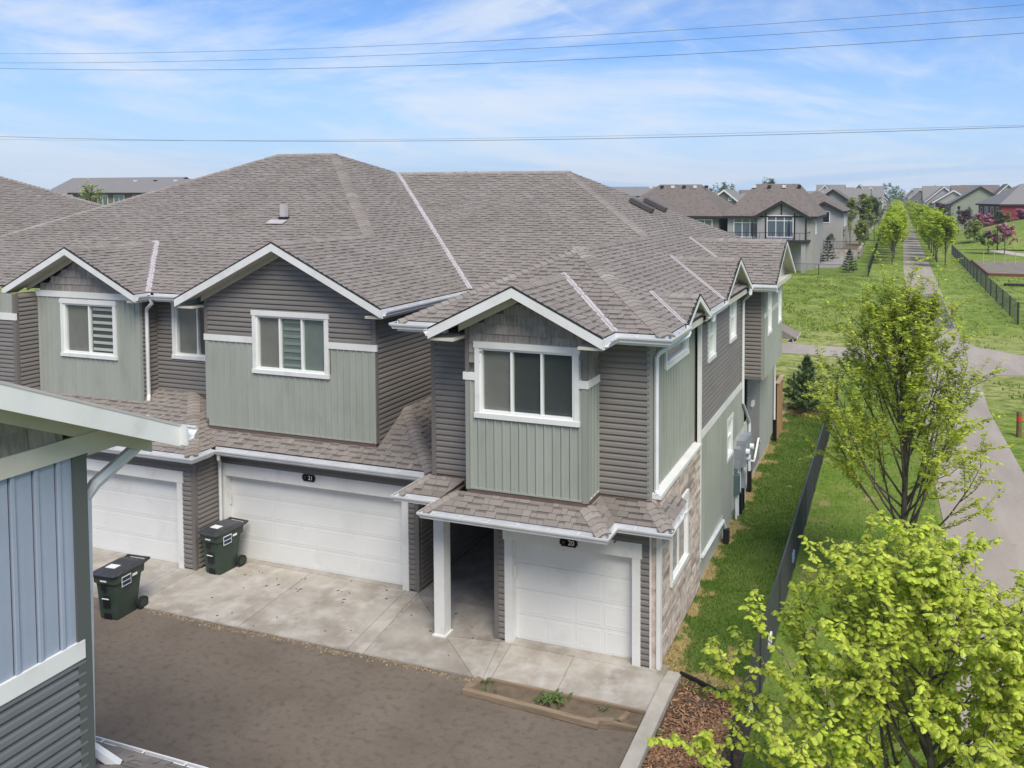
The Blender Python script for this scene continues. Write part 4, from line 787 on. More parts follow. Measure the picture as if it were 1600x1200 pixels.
# grass blades on the near lawn
q_v, q_f, q_m = [], [], []
for i in range(52000):
    k = r2.random()
    if k < .62: x, y, mi = r2.uniform(-4.08, -2.13), 13.5 + 21 * r2.random() ** 1.3, 0
    else: x, y, mi = r2.uniform(-2.05, 1.28), 12 + 24 * r2.random() ** 1.3, 1
    if mi == 0 and y < 13.75 - (x + 3.6) * .4: continue
    h = r2.uniform(.03, .075); a = r2.uniform(0, 6.28); b = len(q_v); w_ = .007 + y * .00022
    q_v += [(x - math.cos(a) * w_, y - math.sin(a) * w_, .006), (x + math.cos(a) * w_, y + math.sin(a) * w_, .006), (x + r2.gauss(0, .02), y + r2.gauss(0, .02), .006 + h)]; q_f.append((b, b + 1, b + 2)); q_m.append(mi)
me = mesh('grass_blades', q_v, q_f, [m_lawn, m_verge], mi=q_m); tag(link('grass_blades', me), 'short grass blades on the lawn and verge beside the fence', None, None, 'stuff')

q_v, q_f, q_t = [], [], []
for i in range(15000):
    if r2.random() < .62: x, y = r2.uniform(-14, 1.2), 34 + 58 * r2.random()
    else: x, y = r2.uniform(4.8, 30), 28 + 80 * r2.random()
    if 43.0 < y < 50.5 or (x > 4 and y < 38 and x < 4.8): continue
    if math.sin(x * 1.7 + 3 * math.sin(y * .31)) + math.sin(y * 1.1 + x * .6) < r2.uniform(-1.6, 1.2): continue
    tv_ = r2.gauss(-.08, .2)
    for k in range(4):
        a = r2.uniform(0, 6.28); h = r2.uniform(.06, .17); b = len(q_v); px_, py_ = x + r2.gauss(0, .12), y + r2.gauss(0, .12); w_ = r2.uniform(.03, .07)
        q_v += [(px_ - math.cos(a) * w_, py_ - math.sin(a) * w_, .0), (px_ + math.cos(a) * w_, py_ + math.sin(a) * w_, .0), (px_ + r2.gauss(0, .06), py_ + r2.gauss(0, .06), h)]; q_f.append((b, b + 1, b + 2)); q_t.append(tv_)
tag(link('meadow_tufts', mesh('meadow_tufts', q_v, q_f, mat('tuft_grass', (.17, .25, .04), .9, (.26, .31, .08), .8, spec=.1), tint=q_t)), 'uneven grass tufts over the meadow beyond the path crossing', None, None, 'stuff')
# ------------------------------------------------------------------ chain link fences
m_fence = mat('black_vinyl_wire', (.020, .022, .024), .4, spec=.5)
m_rail = mat('black_fence_rail', (.035, .037, .04), .3, spec=.6)
def chain_fence(label, pts, h=1.2, sp=2.6, pitch=.058, r=.0024, group=None, ps=1.0):
    th = thing('chain_link_fence', label, 'fence', (*pts[0], 0), group); mesh_ = MB(); rail = MB()
    for (a, b) in zip(pts, pts[1:]):
        A, B = V((*a, 0)), V((*b, 0)); L_ = (B - A).length; t = (B - A).normalized(); n = max(1, round(L_ / sp)); nn = V((-t.y, t.x, 0))
        for i in range(n + 1):
            if i == n and b != pts[-1]: continue
            p = A + t * (L_ * i / n); q = MB(); end = (i == 0 or i == n); q.tube([p, p + UP * (h + (.06 if end else .0))], .036 * ps if end else .026 * ps, 8); 
            if end: q.tube([p + UP * (h + .06), p + UP * (h + .09), p + UP * (h + .11)], [.04, .034, .008], 8)
            q.build('fence_post', m_rail, th)
        rail.tube([A + UP * h, B + UP * h], .021, 8); rail.tube([A + UP * .05, B + UP * .05], .004, 4)
        H_ = h - .04; k = int((L_ + H_) / pitch)
        for i in range(k):
            for sg in (0, 1):
                s0 = i * pitch - H_ if sg == 0 else i * pitch; z0, z1 = (.03, h - .01)
                s1 = s0 + H_ if sg == 0 else s0 - H_
                # clip to 0..L
                pa, pb = [s0, z0], [s1, z1]
                for (x_, lim, sgn) in ((0, 0.0, 1), (0, L_, -1)):
                    va, vb = (pa[0] - lim) * sgn, (pb[0] - lim) * sgn
                    if va < 0 and vb < 0: pa = None; break
                    if va < 0: f = va / (va - vb); pa = [pa[0] + (pb[0] - pa[0]) * f, pa[1] + (pb[1] - pa[1]) * f]
                    elif vb < 0: f = vb / (vb - va); pb = [pb[0] + (pa[0] - pb[0]) * f, pb[1] + (pa[1] - pb[1]) * f]
                if pa is None: continue
                mesh_.tube([A + t * pa[0] + UP * pa[1] + nn * .003 * (1 - 2 * sg), A + t * pb[0] + UP * pb[1] + nn * .003 * (1 - 2 * sg)], r, 3, False)
    rail.build('top_rail', m_rail, th); mesh_.build('wire_mesh', m_fence, th); return th
chain_fence('black chain link fence running beside the end townhouse lawn', [(-3.95, 34.75), (-2.12, 34.75), (-2.12, 6.0)], 1.2, 2.7)
for y, c in ((14.85, 0), (12.6, 1), (18.6, 2)):
    q = MB(); q.b2((-2.13, y, .35), (-2.085, y + .28, .55)); tag(q.build('fence_tag', m_vinylw if c != 2 else mat('blue_tag', (.16, .24, .34), .6)), ['small white tag hanging low on the fence mesh', 'white scrap caught on the fence behind the leafy tree', 'small blue tag hanging on the fence mesh'][c], 'tag')
chain_fence('black chain link fence right of the path with closely spaced posts', [(40, 60.8), (8.35, 60.8), (8.42, 90), (8.6, 130)], 1.5, 4.0, .085, .0026, None, 1.9)
chain_fence('black chain link fence behind the meadow and along the left back yards', [(-40, 92), (-2.45, 92), (-2.47, 210)], 1.25, 5.5, .12, .004, None, 2.0)

# ------------------------------------------------------------------ wooden privacy screen, bollards
th = thing('privacy_screen', 'brown cedar privacy screen at the rear corner of the end townhouse', 'fence', (-3.9, 29.3, 0)); m_cedar = mat('cedar', (.42, .235, .115), .8, (.32, .17, .08), 4, stretch=(4, 4, .5))
for i in range(9):
    q = MB(); q.b2((-3.93, 29.25 + i * .145, .02), (-3.89, 29.25 + i * .145 + .138, 2.05)); q.build('fence_board', m_cedar, th)['tv'] = r2.gauss(0, .1)
q = MB(); q.b2((-3.99, 29.2, 2.05), (-3.84, 30.6, 2.10)); q.build('cap_rail', mat('pale_cedar', (.55, .42, .28), .8), th)
for i in range(6):
    q = MB(); q.b2((-3.93 - i * .145, 30.56, .02), (-3.93 - i * .145 - .138, 30.6, 2.05)); q.build('fence_board', m_cedar, th)
def bollard(loc, label, h=.95):
    th = thing('bollard', label, 'bollard', loc, 'wooden bollards beside the path'); L_ = V(loc)
    q = MB(); q.tube([L_ + UP * -.1, L_ + UP * (h - .02), L_ + UP * h], [.095, .095, .085], 14); q.build('post', mat('post_wood%d' % int(loc[1]), (.22, .14, .075), .85, (.15, .10, .055), 6, stretch=(3, 3, .6)), th)
    q = MB(); q.tube([L_ + UP * (h - .34), L_ + UP * (h - .17)], .099, 14, False); q.build('reflective_band', mat('red_band%d' % int(loc[1]), (.62, .06, .03), .4) if loc[1] < 40 else mat('yellow_band%d' % int(loc[1]), (.55, .33, .05), .5), th)
bollard((4.55, 32.3, 0), 'brown wooden bollard with red band beside the path'); bollard((4.25, 62.5, 0), 'brown wooden bollard with yellow band beyond the path crossing', 1.0)

# ------------------------------------------------------------------ wheeled bins
m_bin = mat('green_bin_plastic', (.030, .050, .036), .42, (.042, .062, .048), 3, bump=(70, .12), spec=.4); m_lid = mat('dark_bin_lid', (.035, .038, .042), .38, (.055, .055, .06), 5, spec=.5); m_navy = mat('navy_sticker', (.02, .035, .07), .5)
def rrect(w_, d_, r, z, oy=0, n=4):
    pts = []
    for cx_, cy_, a0 in ((w_ / 2 - r, d_ / 2 - r, 0), (-w_ / 2 + r, d_ / 2 - r, 90), (-w_ / 2 + r, -d_ / 2 + r, 180), (w_ / 2 - r, -d_ / 2 + r, 270)):
        for i in range(n + 1): a = R(a0 + 90 * i / n); pts.append(V((cx_ + r * math.cos(a), cy_ + r * math.sin(a) + oy, z)))
    return pts
def loft(mb, rings, cap=True):
    n = len(rings[0]); vs_ = [p for r_ in rings for p in r_]; fs = [(i * n + j, i * n + (j + 1) % n, (i + 1) * n + (j + 1) % n, (i + 1) * n + j) for i in range(len(rings) - 1) for j in range(n)]
    if cap: fs += [tuple(range(n))[::-1], tuple(range((len(rings) - 1) * n, len(rings) * n))]
    mb.add(vs_, fs)
def wheelie_bin(loc, rz, label):
    th = thing('wheeled_bin', label, 'bin', loc, 'green wheeled bins on the driveway'); th.rotation_euler.z = rz; ORG[th.name] = V((0, 0, 0))
    def bld(q, n, m, p=th, sm=False): 
        o = q.build(n, m, p, sm); return o
    q = MB(); loft(q, [rrect(.46, .50, .06, .0), rrect(.47, .52, .06, .04), rrect(.55, .64, .07, .70, .02), rrect(.57, .66, .07, .78, .02), rrect(.61, .76, .08, .80, .03), rrect(.62, .78, .08, .97, .03)])
    b = bld(q, 'body', m_bin)
    for pk in ([(-.10, -.262, 0), (-.085, -.275, .13), (.085, -.275, .13), (.10, -.262, 0)], [(-.085, -.29, .26), (-.085, -.312, .52), (.085, -.312, .52), (.085, -.29, .26)], [(-.07, -.352, .66), (-.06, -.358, .78), (.06, -.358, .78), (.07, -.352, .66)]):
        q = MB(); q.prism(pk, (0, -.006, 0)); bld(q, 'lift_pocket', m_black, b)
    q = MB(); q.tube([(-.085, -.318, .46), (.085, -.318, .46)], .012, 8); bld(q, 'lift_bar', m_gut, b)
    q = MB(); q.box((0, -.362, .86), (.16, .004, .03)); bld(q, 'serial_strip', m_vinylw, b)
    q = MB(); loft(q, [rrect(.66, .84, .09, .965, .02), rrect(.67, .86, .09, .995, .02), rrect(.60, .80, .08, 1.02, .02), rrect(.50, .62, .08, 1.05, 0), rrect(.40, .5, .08, 1.056, 0)]); l = bld(q, 'lid', m_lid)
    q = MB(); q.box((-.02, -.10, 1.061), (.24, .16, .006)); bld(q, 'lid_label', m_vinylw, l)
    q = MB()
    for sx in (-.26, .26): q.bar((sx, .40, .97), (sx, .53, 1.0), .05, .06)
    q.tube([(-.29, .53, 1.0), (.29, .53, 1.0)], .022, 8)
    for i in range(4): q.box((-.18 + i * .12, .36, 1.03), (.06, .03, .03))
    bld(q, 'handle', m_lid)
    for sx in (-1, 1):
        q = MB(); c = V((sx * .30, .30, .13)); q.tube([c - V((.035, 0, 0)), c + V((.035, 0, 0))], .13, 18); wh = bld(q, 'wheel', m_dark)
        q = MB(); c2 = c + V((sx * .037, 0, 0)); q.tube([c2 - V((.004, 0, 0)), c2 + V((.006, 0, 0))], .085, 14)
        for k in range(5): a = k * 1.2566; q.bar(c2 + V((sx * .008, math.cos(a) * .03, math.sin(a) * .03)), c2 + V((sx * .008, math.cos(a) * .085, math.sin(a) * .085)), .014, .018)
        bld(q, 'hub', m_bin, wh)
    q = MB(); q.tube([(-.3, .30, .13), (.3, .30, .13)], .015, 8); bld(q, 'axle', m_dark)
    q = MB(); q.box((.3125, -.09, .80), (.004, .23, .21)); s_ = bld(q, 'sticker', m_vinylw, b)
    q = MB(); q.box((.3150, -.09, .846), (.004, .205, .075)); q.box((.3150, -.09, .752), (.004, .205, .075)); bld(q, 'sticker_print', m_navy, b)
    q = MB(); q.box((.3135, .12, .835), (.004, .12, .05)); bld(q, 'sticker_text', m_vinylw, b)
wheelie_bin((-15.56, 12.48, .01), R(4), 'green wheeled bin standing on the lane at the driveway edge'); wheelie_bin((-15.05, 14.72, .032), R(-3), 'green wheeled bin beside the double garage door')

# ------------------------------------------------------------------ blue house at the near left
m_blue = mat('blue_board_vinyl', (.32, .365, .45), .6, (.295, .34, .42), 2, bump=(120, .15)); m_char = mat('charcoal_lap_vinyl', (.15, .155, .16), .5, (.135, .14, .145), 2, bump=(120, .1)); m_charp = mat('charcoal_post', (.095, .105, .10), .5)
TB = thing('blue_house', 'near blue and charcoal sided house at the left edge with white rake', 'house', (-9, 3, 0))
xb, yb = -7.50, 5.67
W = side(TB, xb); W.back([(-2.5, 0), (yb, 0), (yb, 6.4), (1.6, 8.3), (-2.5, 6.4)]).done(m_char)
W.lap(2.0, 4.38, (3.2, yb - .05), m_char); W.boards(3.3, yb - .07, 4.56, 6.39, m_blue, .21); W.trim('band_board', (0, yb - .055), (4.38, 4.56)); W.trim('corner_post', (yb - .12, yb + .02), (0, 6.39), m_charp, (-.10, .035))
W.trim('frieze_band', (0, 6.39), (6.39, 6.58), m_soffit, (0, .05)); W.shakes(6.58, 7.6, lambda z: (3.3, min(yb - .2, yb + .55 - (z - 6.4) / .482)), m_shake)
q = MB(); q.b2((-16, yb - .1, 0), (xb - .1, yb, 6.4)); q.build('courtyard_wall', m_char, TB)
q = MB(); q.b2((-14.5, yb + .0, 0), (-10, yb + .05, 2.2)); q.build('garage_door', m_door, TB)
RF = Roof(TB); A_ = (-7.08, 6.42, 6.50); Pk = (-7.08, 1.6, 6.50 + .482 * 4.82); B_ = (-7.08, -3.2, 6.50)
RF.plane([A_, Pk, (-16, 1.6, Pk[2]), (-16, 6.42, 6.50)], (1, 0, 0)); RF.plane([B_, Pk, (-16, 1.6, Pk[2]), (-16, -3.2, 6.5)], (1, 0, 0), False)
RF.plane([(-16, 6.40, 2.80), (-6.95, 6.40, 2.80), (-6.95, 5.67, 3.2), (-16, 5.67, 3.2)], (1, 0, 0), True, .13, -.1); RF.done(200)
gable_end(TB, A_, Pk, B_, (1, 0, 0), .42, .22, True, m_flash, 0.0)
q = MB(); q.b2((-16, 5.70, 6.36), (-7.46, 6.40, 6.388)); q.build('eave_return', m_soffit, TB); gutter(TB, [(-6.98, 6.55), (-16, 6.55)], 6.46, 1, .7, False); gutter(TB, [(-6.9, 6.52), (-16, 6.52)], 2.76, 1, .7)
downspout(TB, [(-7.56, 6.36, 6.34), (-7.57, 6.30, 6.24), (-7.61, 5.88, 6.0), (-7.655, 5.80, 5.86), (-7.665, 5.77, 3.35), (-7.55, 5.98, 3.02)], .062)
# ------------------------------------------------------------------ trees and plants
m_bark = mat('grey_brown_bark', (.17, .145, .12), .9, (.105, .088, .073), 9, 5, bump=(50, .6), stretch=(3, 3, .7))
m_leaf1 = mat('lime_leaf', (.52, .62, .07), .55, (.60, .66, .12), 2.5, trans=.48, spec=.25)
m_leaf2 = mat('spring_leaf', (.54, .63, .10), .6, (.62, .68, .14), 2.0, trans=.6, spec=.2)
m_leaf3 = mat('avenue_leaf', (.54, .66, .07), .7, (.60, .68, .10), .8, trans=.58, spec=.15)
m_leafd = mat('dull_green_leaf', (.20, .26, .085), .7, (.25, .31, .11), .6, trans=.25, spec=.15)
m_leafp = mat('pale_birch_leaf', (.46, .50, .16), .7, (.38, .46, .12), .7, trans=.3, spec=.15)
m_pink = mat('pink_blossom', (.50, .20, .27), .8, (.62, .33, .39), 2, trans=.3, spec=.1)
m_purple = mat('purple_leaf', (.13, .06, .075), .7, (.18, .09, .105), 2, trans=.2, spec=.15)
m_needle = mat('pine_needle', (.085, .14, .055), .6, (.115, .17, .07), 2, spec=.2); m_spruce = mat('spruce_needle', (.030, .055, .035), .7, (.045, .07, .045), 2, spec=.15)
def leafquad(vs_, fs, tint, p, d, up, ln, wd, tv, fine):
    sd_ = d.cross(up)
    if sd_.length < 1e-3: sd_ = d.cross(V((1, 0, 0)))
    sd_.normalize(); nn = sd_.cross(d); b = len(vs_)
    if fine:
        vs_ += [p, p + d * ln * .38 + sd_ * wd - nn * wd * .35, p + d * ln * .75 + sd_ * wd * .7 - nn * wd * .45 - nn * ln * .05, p + d * ln - nn * ln * .16, p + d * ln * .75 - sd_ * wd * .7 - nn * wd * .45 - nn * ln * .05, p + d * ln * .38 - sd_ * wd - nn * wd * .35, p + d * ln * .55]
        fs += [(b, b + 1, b + 6), (b + 1, b + 2, b + 6), (b + 2, b + 3, b + 6), (b + 3, b + 4, b + 6), (b + 4, b + 5, b + 6), (b + 5, b, b + 6)]; tint += [tv] * 6
    else:
        vs_ += [p, p + d * ln * .5 + sd_ * wd - nn * wd * .3, p + d * ln - nn * ln * .12, p + d * ln * .5 - sd_ * wd - nn * wd * .3]; fs += [(b, b + 1, b + 2), (b, b + 2, b + 3)]; tint += [tv] * 2
def grow(seed, H, th_, cr, nl, leaf, per, lean=0.0, fine=False, low=.16, sub=(4, 6), spread=.5, droop=.45, trunk_r=.055, dens=1.0, top=.93, taper=0.0):
    r = random.Random(seed); tr = MB(); lm = MB(); lv, lf, lt = [], [], []; leaves = []
    ax = [V((lean * i / 6 * H * .1 + r.gauss(0, .02) * i, r.gauss(0, .02) * i, H * top * i / 6)) for i in range(7)]
    tr.tube(ax, [trunk_r * (1.15 - i / 6 * 1.02) for i in range(7)], 8)
    def axis(z): f = min(5.999, max(0, z / (H * top) * 6)); i = int(f); return ax[i].lerp(ax[i + 1], f - i)
    def cluster(p, d, k, s):
        for j in range(k):
            a = r.uniform(0, 6.28); dd = (d * .55 + V((math.cos(a), math.sin(a), r.uniform(-droop - .4, .5 - droop)))).normalized()
            leaves.append((p + dd * s * .15, dd, s * r.uniform(.55, 1.25), r.gauss(0, .2)))
    for i in range(nl):
        f = (i + r.uniform(0, .8)) / nl; z0 = th_ + (H * .80 - th_) * f ** 1.15; a = i * 2.39996 + r.uniform(-.4, .4)
        zt_ = min(H, z0 + (H - z0) * r.uniform(.35, .80) + .15); env = cr * max(.12, math.sin(math.pi * min(1, (low + (1 - low * .9) * (zt_ - th_) / (H - th_)) * .97)) ** .75) * r.uniform(.72, 1.08) * (1 - taper * ((zt_ - th_) / (H - th_)) ** 1.5)
        s0 = axis(z0); e0 = axis(zt_) * 1.0; e0 = V((e0.x + math.cos(a) * env, e0.y + math.sin(a) * env, zt_)); mid_ = s0.lerp(e0, .5) + V((math.cos(a), math.sin(a), 0)) * env * .16 - UP * (zt_ - z0) * .10
        pts = [((1 - t) ** 2) * s0 + 2 * t * (1 - t) * mid_ + t * t * e0 for t in (0, .25, .5, .75, 1)]; ln = (e0 - s0).length; r0 = trunk_r * .42 * (1 - .45 * f)
        lm.tube(pts, [r0, r0 * .8, r0 * .6, r0 * .4, r0 * .12], 5)
        ns_ = r.randint(*sub)
        for k in range(ns_):
            t = .28 + .72 * (k + r.random()) / ns_; t = min(t, .99); p = ((1 - t) ** 2) * s0 + 2 * t * (1 - t) * mid_ + t * t * e0; tg = (e0 - s0).normalized()
            d = (tg + V((r.gauss(0, spread), r.gauss(0, spread), r.gauss(.12, .3)))).normalized(); sl = ln * r.uniform(.22, .42) * (1.15 - .5 * t) + .12; e1 = p + d * sl
            bend = V((r.gauss(0, .06), r.gauss(0, .06), -.05)) * sl; lm.tube([p, p.lerp(e1, .5) + bend, e1], [r0 * .35, r0 * .22, .002], 4, False)
            for j in range(3):
                u_ = .25 + .75 * (j + r.random()) / 3; b0 = p.lerp(e1, u_); dd = (d + V((r.gauss(0, .7), r.gauss(0, .7), r.gauss(0, .4)))).normalized(); tl = sl * r.uniform(.25, .5) + .06; b1 = b0 + dd * tl
                lm.tube([b0, b1], [r0 * .14 + .0015, .0015], 3, False)
                m_ = max(1, int(tl / leaf * 1.1 * dens))
                for q_ in range(m_ + 1): cluster(b0.lerp(b1, (q_ + .5) / (m_ + .5)), dd, per, leaf)
            m_ = max(1, int(sl / leaf * .7 * dens))
            for q_ in range(m_): cluster(p.lerp(e1, (q_ + 1) / m_), d, per, leaf)
    return tr, lm, leaves
def leafmesh(leaves, name, mt, fine=False, ratio=.34):
    vs_, fs, tt = [], [], []
    for p, d, s, tv in leaves: leafquad(vs_, fs, tt, p, d, UP, s, s * ratio, tv, fine)
    return mesh(name, vs_, fs, mt, tint=tt)
def tree(name, label, loc, seed, H, th_, cr, nl, leaf, per, mt, cat='tree', group=None, picks=0, **k):
    tr, lm, leaves = grow(seed, H, th_, cr, nl, leaf, per, **k); fine = k.get('fine', False)
    t = thing(name, label, cat, loc, group)
    link('trunk', mesh('trunk', tr.v, tr.f, m_bark, True), t); link('limbs', mesh('limbs', lm.v, lm.f, m_bark, True), t)
    L0 = V(loc)
    if picks:
        sc_ = []
        for i, (p, d, s, tv) in enumerate(leaves):
            pr = proj(p + L0); sc_.append((s * s / pr[2] ** 2 if pr and 0 < pr[0] < 1600 and 0 < pr[1] < 1195 else 0, i))
        best = set(i for _, i in sorted(sc_, reverse=True)[:picks])
    else: best = set()
    cr_ = link('crown', leafmesh([l for i, l in enumerate(leaves) if i not in best], 'crown', mt, fine), t)
    if picks:
        tag(cr_, kind='stuff'); v_, f_, t_ = [], [], []; leafquad(v_, f_, t_, V((0, 0, 0)), V((1, 0, 0)), UP, 1, .34, 0, True); me = mesh('leaf', v_, f_, mt)
        for i in best:
            p, d, s, tv = leaves[i]; sd_ = d.cross(UP)
            if sd_.length < 1e-3: sd_ = d.cross(V((1, 0, 0)))
            sd_.normalize(); nn = sd_.cross(d); o = link('leaf', me, t); o.matrix_basis = frameM(p, d * s, -sd_ * s, nn * s); o['tv'] = tv
    return t
def copy_tree(o, loc, rz, s, label):
    c = o.copy(); COL.objects.link(c); c.location = loc; c.rotation_euler = (0, 0, rz); c.scale = s; c['label'] = label
    for ch in list(o.children):
        d = ch.copy(); COL.objects.link(d); d.parent = c
    return c
tree('young_tree', 'nearest lime green leafy tree at the bottom right corner', (.40, 9.0, 0), 3, 5.35, .8, 2.95, 46, .074, 8, m_leaf1, group=None, picks=300, fine=True, low=.30, sub=(5, 8), spread=.55, droop=.75, trunk_r=.07, taper=.3, dens=.85)
tree('young_tree', 'tall upright young tree between the fence and the path', (.29, 17.66, 0), 8, 7.5, 1.25, 2.2, 46, .085, 7, m_leaf2, group=None, fine=False, low=.22, sub=(5, 7), spread=.42, droop=.35, trunk_r=.075, dens=1.0, taper=.55)
# avenue along the path
def ordn(i):
    U1 = ['first', 'second', 'third', 'fourth', 'fifth', 'sixth', 'seventh', 'eighth', 'ninth', 'tenth', 'eleventh', 'twelfth', 'thirteenth', 'fourteenth', 'fifteenth', 'sixteenth', 'seventeenth', 'eighteenth', 'nineteenth', 'twentieth']
    if i < 20: return U1[i]
    tn = ['twenty', 'thirty', 'forty', 'fifty'][(i + 1) // 10 - 2]; k = (i + 1) % 10
    return tn + '-' + U1[k - 1] if k else tn[:-1] + 'ieth'
protos = []
rt = random.Random(77)
for sidei, (x0, x1, word) in enumerate(((0.1, 3.0, 'left'), (6.4, 8.6, 'right'))):
    for i in range(34):
        y = (108.5 if sidei == 0 else 108) + i * (5.2 if sidei == 0 else 6.0) + i * i * .10 + rt.uniform(-1, 1); x = x0 + (x1 - x0) * (y - 108) / 390 + (.0 if sidei == 0 else (-.75 if i else 0)) + rt.uniform(-.15, .15)
        lab = '%s tree counted from the near end in the row %s of the path' % (ordn(i), word); lab = lab[0].upper() + lab[1:] if False else lab
        s = rt.uniform(.92, 1.12); sc3 = (s * 1.05, s * 1.05, s)
        if len(protos) < 3:
            t = tree('avenue_tree', lab, (x, y, 0), 40 + len(protos), 6.3, 1.25, 1.9, 26, .28, 5, m_leaf3, group='trees lining the walking path', low=.3, sub=(3, 5), spread=.5, trunk_r=.085, dens=1.9); protos.append(t)
        else: copy_tree(rt.choice(protos), (x, y, 0), rt.uniform(0, 6.28), sc3, lab)
# pine beside the corner of the fence
def conifer(label, loc, H, rb, seed, mt, needle=.11, tilt=.55, group=None, name='pine_tree', per=16):
    r = random.Random(seed); t = thing(name, label, 'conifer', loc, group); q = MB(); q.tube([(0, 0, 0), (0, 0, H * .95)], [.05 * H / 2.3, .01], 7); link('trunk', mesh('trunk', q.v, q.f, m_bark), t)
    vs_, fs, tt = [], [], []; wh = 8
    for w_ in range(wh):
        f = w_ / (wh - 1); z = H * (.10 + .80 * f); rr = rb * (1 - f) ** .8 + .06 * rb; nb_ = int(8 - 3 * f)
        for k in range(nb_):
            a = 6.28 * k / nb_ + w_ * .7 + r.gauss(0, .2); L_ = rr * r.uniform(.75, 1.15); d = V((math.cos(a), math.sin(a), tilt * (.5 + f))).normalized()
            n = max(3, int(L_ / (needle * .75)))
            for j in range(n):
                p = V((0, 0, z)) + d * L_ * (.15 + .85 * (j + .5) / n) + UP * .05 * j / n; tv = r.gauss(0, .22)
                for m_ in range(per):
                    dd = (d * .8 + V((r.gauss(0, .6), r.gauss(0, .6), r.gauss(.25, .5)))).normalized(); e = dd.cross(V((r.gauss(0, 1), r.gauss(0, 1), r.gauss(0, 1)))).normalized() * needle * .10; b = len(vs_)
                    vs_ += [p - e, p + e, p + dd * needle * r.uniform(.7, 1.2)]; fs.append((b, b + 1, b + 2)); tt.append(tv)
    for j in range(40): 
        p = V((r.gauss(0, .02), r.gauss(0, .02), H * r.uniform(.88, 1.0))); dd = V((r.gauss(0, .4), r.gauss(0, .4), 1)).normalized(); e = V((1, 0, 0)) * needle * .1; b = len(vs_); vs_ += [p - e, p + e, p + dd * needle]; fs.append((b, b + 1, b + 2)); tt.append(0)
    link('crown', mesh('crown', vs_, fs, mt, tint=tt), t); return t
conifer('small dark green pine at the fence corner behind the end townhouse', (-3.25, 33.2, 0), 2.35, 1.05, 4, m_needle, .19, .75, per=34)
q = MB(); r3 = random.Random(9)
for i in range(420):
    a, rr = r3.uniform(0, 6.28), .75 * r3.random() ** .5; q.ct = r3.gauss(0, .25); q.box((-3.25 + math.cos(a) * rr, 33.2 + math.sin(a) * rr, .02), (r3.uniform(.04, .12), .03, .012), r3.uniform(0, 3))
tag(q.build('bark_ring', m_chip), 'ring of bark mulch round the small pine', None, None, 'stuff')
conifer('dark spruce in the gravel yard below the deck', (-8.3, 112, 0), 3.3, 1.3, 14, m_spruce, .32, .1, 'yard spruces', 'spruce_tree', 9); conifer('smaller dark spruce in front of the gravel yard retaining wall', (-9.6, 108, 0), 2.6, 1.2, 15, m_spruce, .32, .1, 'yard spruces', 'spruce_tree', 9); conifer('pale small spruce behind the back fence corner', (-4.7, 96, 0), 2.6, 1.0, 16, m_spruce, .3, .2, 'yard spruces', 'spruce_tree', 9)
for (x, y, H, cr, mt, lab, sd_) in ((-8.2, 122, 5.2, 1.5, m_leafd, 'bushy green tree standing above the retaining wall', 61), (-4.6, 128, 5.0, 1.3, m_leafp, 'pale yellow green young tree inside the left yard fence', 62), (-6.8, 140, 9.0, 1.3, m_leafp, 'slim pale birch beside the left yards', 63), (-4.8, 150, 9.5, 1.4, m_leafp, 'second slim pale birch beside the left yards', 64), (-3.4, 165, 9.0, 1.8, m_leafd, 'brownish green tree at the end of the left yards', 65), (-5.5, 185, 9.0, 2.0, m_leafd, 'dull green tree between the left yards and the avenue', 66),
                               (14.0, 134, 3.4, 2.2, m_leafd, 'round grey green shrub left of the pink blossom tree', 67), (16.2, 133, 4.6, 2.5, m_pink, 'pink blossoming tree by the right sidewalk', 68), (17.5, 176, 5.6, 2.4, m_pink, 'pale pink blossoming tree in front of the red house', 69), (14.6, 184, 6.2, 2.4, m_purple, 'dark purple leaved tree left of the red house', 70), (21.0, 176, 6.0, 2.0, m_leafd, 'green bush tree by the red house corner', 71), (24.6, 178, 6.3, 1.7, m_pink, 'small pink tree against the red wall', 72), (10.5, 205, 7.5, 2.4, m_purple, 'purple tree behind the right avenue row', 73), (12.3, 230, 7.0, 2.6, m_leafd, 'brown green tree before the right hand houses', 74), (13.5, 150, 4.6, 1.5, m_leafp, 'pale young tree at the end of the right avenue row', 75)):
    tree('garden_tree', lab, (x, y, 0), sd_, H, H * .12, cr, 16, .28 if y < 150 else .4, 6, mt, group='garden trees', low=.3, sub=(3, 5), trunk_r=.07, dens=1.9, droop=.2)
# far belt of woods on the horizon
vs_, fs, tt = [], [], []; r4 = random.Random(21)
def clump(x, y, H, wd, n, s):
    for i in range(n):
        a = r4.uniform(0, 6.28); ph = r4.uniform(0, 1) ** .5; p = V((x + math.cos(a) * wd * ph * r4.uniform(.5, 1), y + math.sin(a) * wd * ph, H * (.25 + .75 * (1 - ph * ph * .6) * r4.uniform(.5, 1)))); d = V((r4.gauss(0, 1), r4.gauss(0, 1), r4.gauss(0, .7))).normalized()
        leafquad(vs_, fs, tt, p, d, UP, s, s * .4, r4.gauss(0, .2), False)
for i in range(90):
    x = r4.uniform(-560, 700); y = r4.uniform(560, 720); clump(x, y, r4.uniform(8, 13), r4.uniform(5, 9), 150, 2.2)
tag(link('far_wood', mesh('far_wood', vs_, fs, m_leafd, tint=tt)), 'far belt of woods along the horizon', None, None, 'stuff')
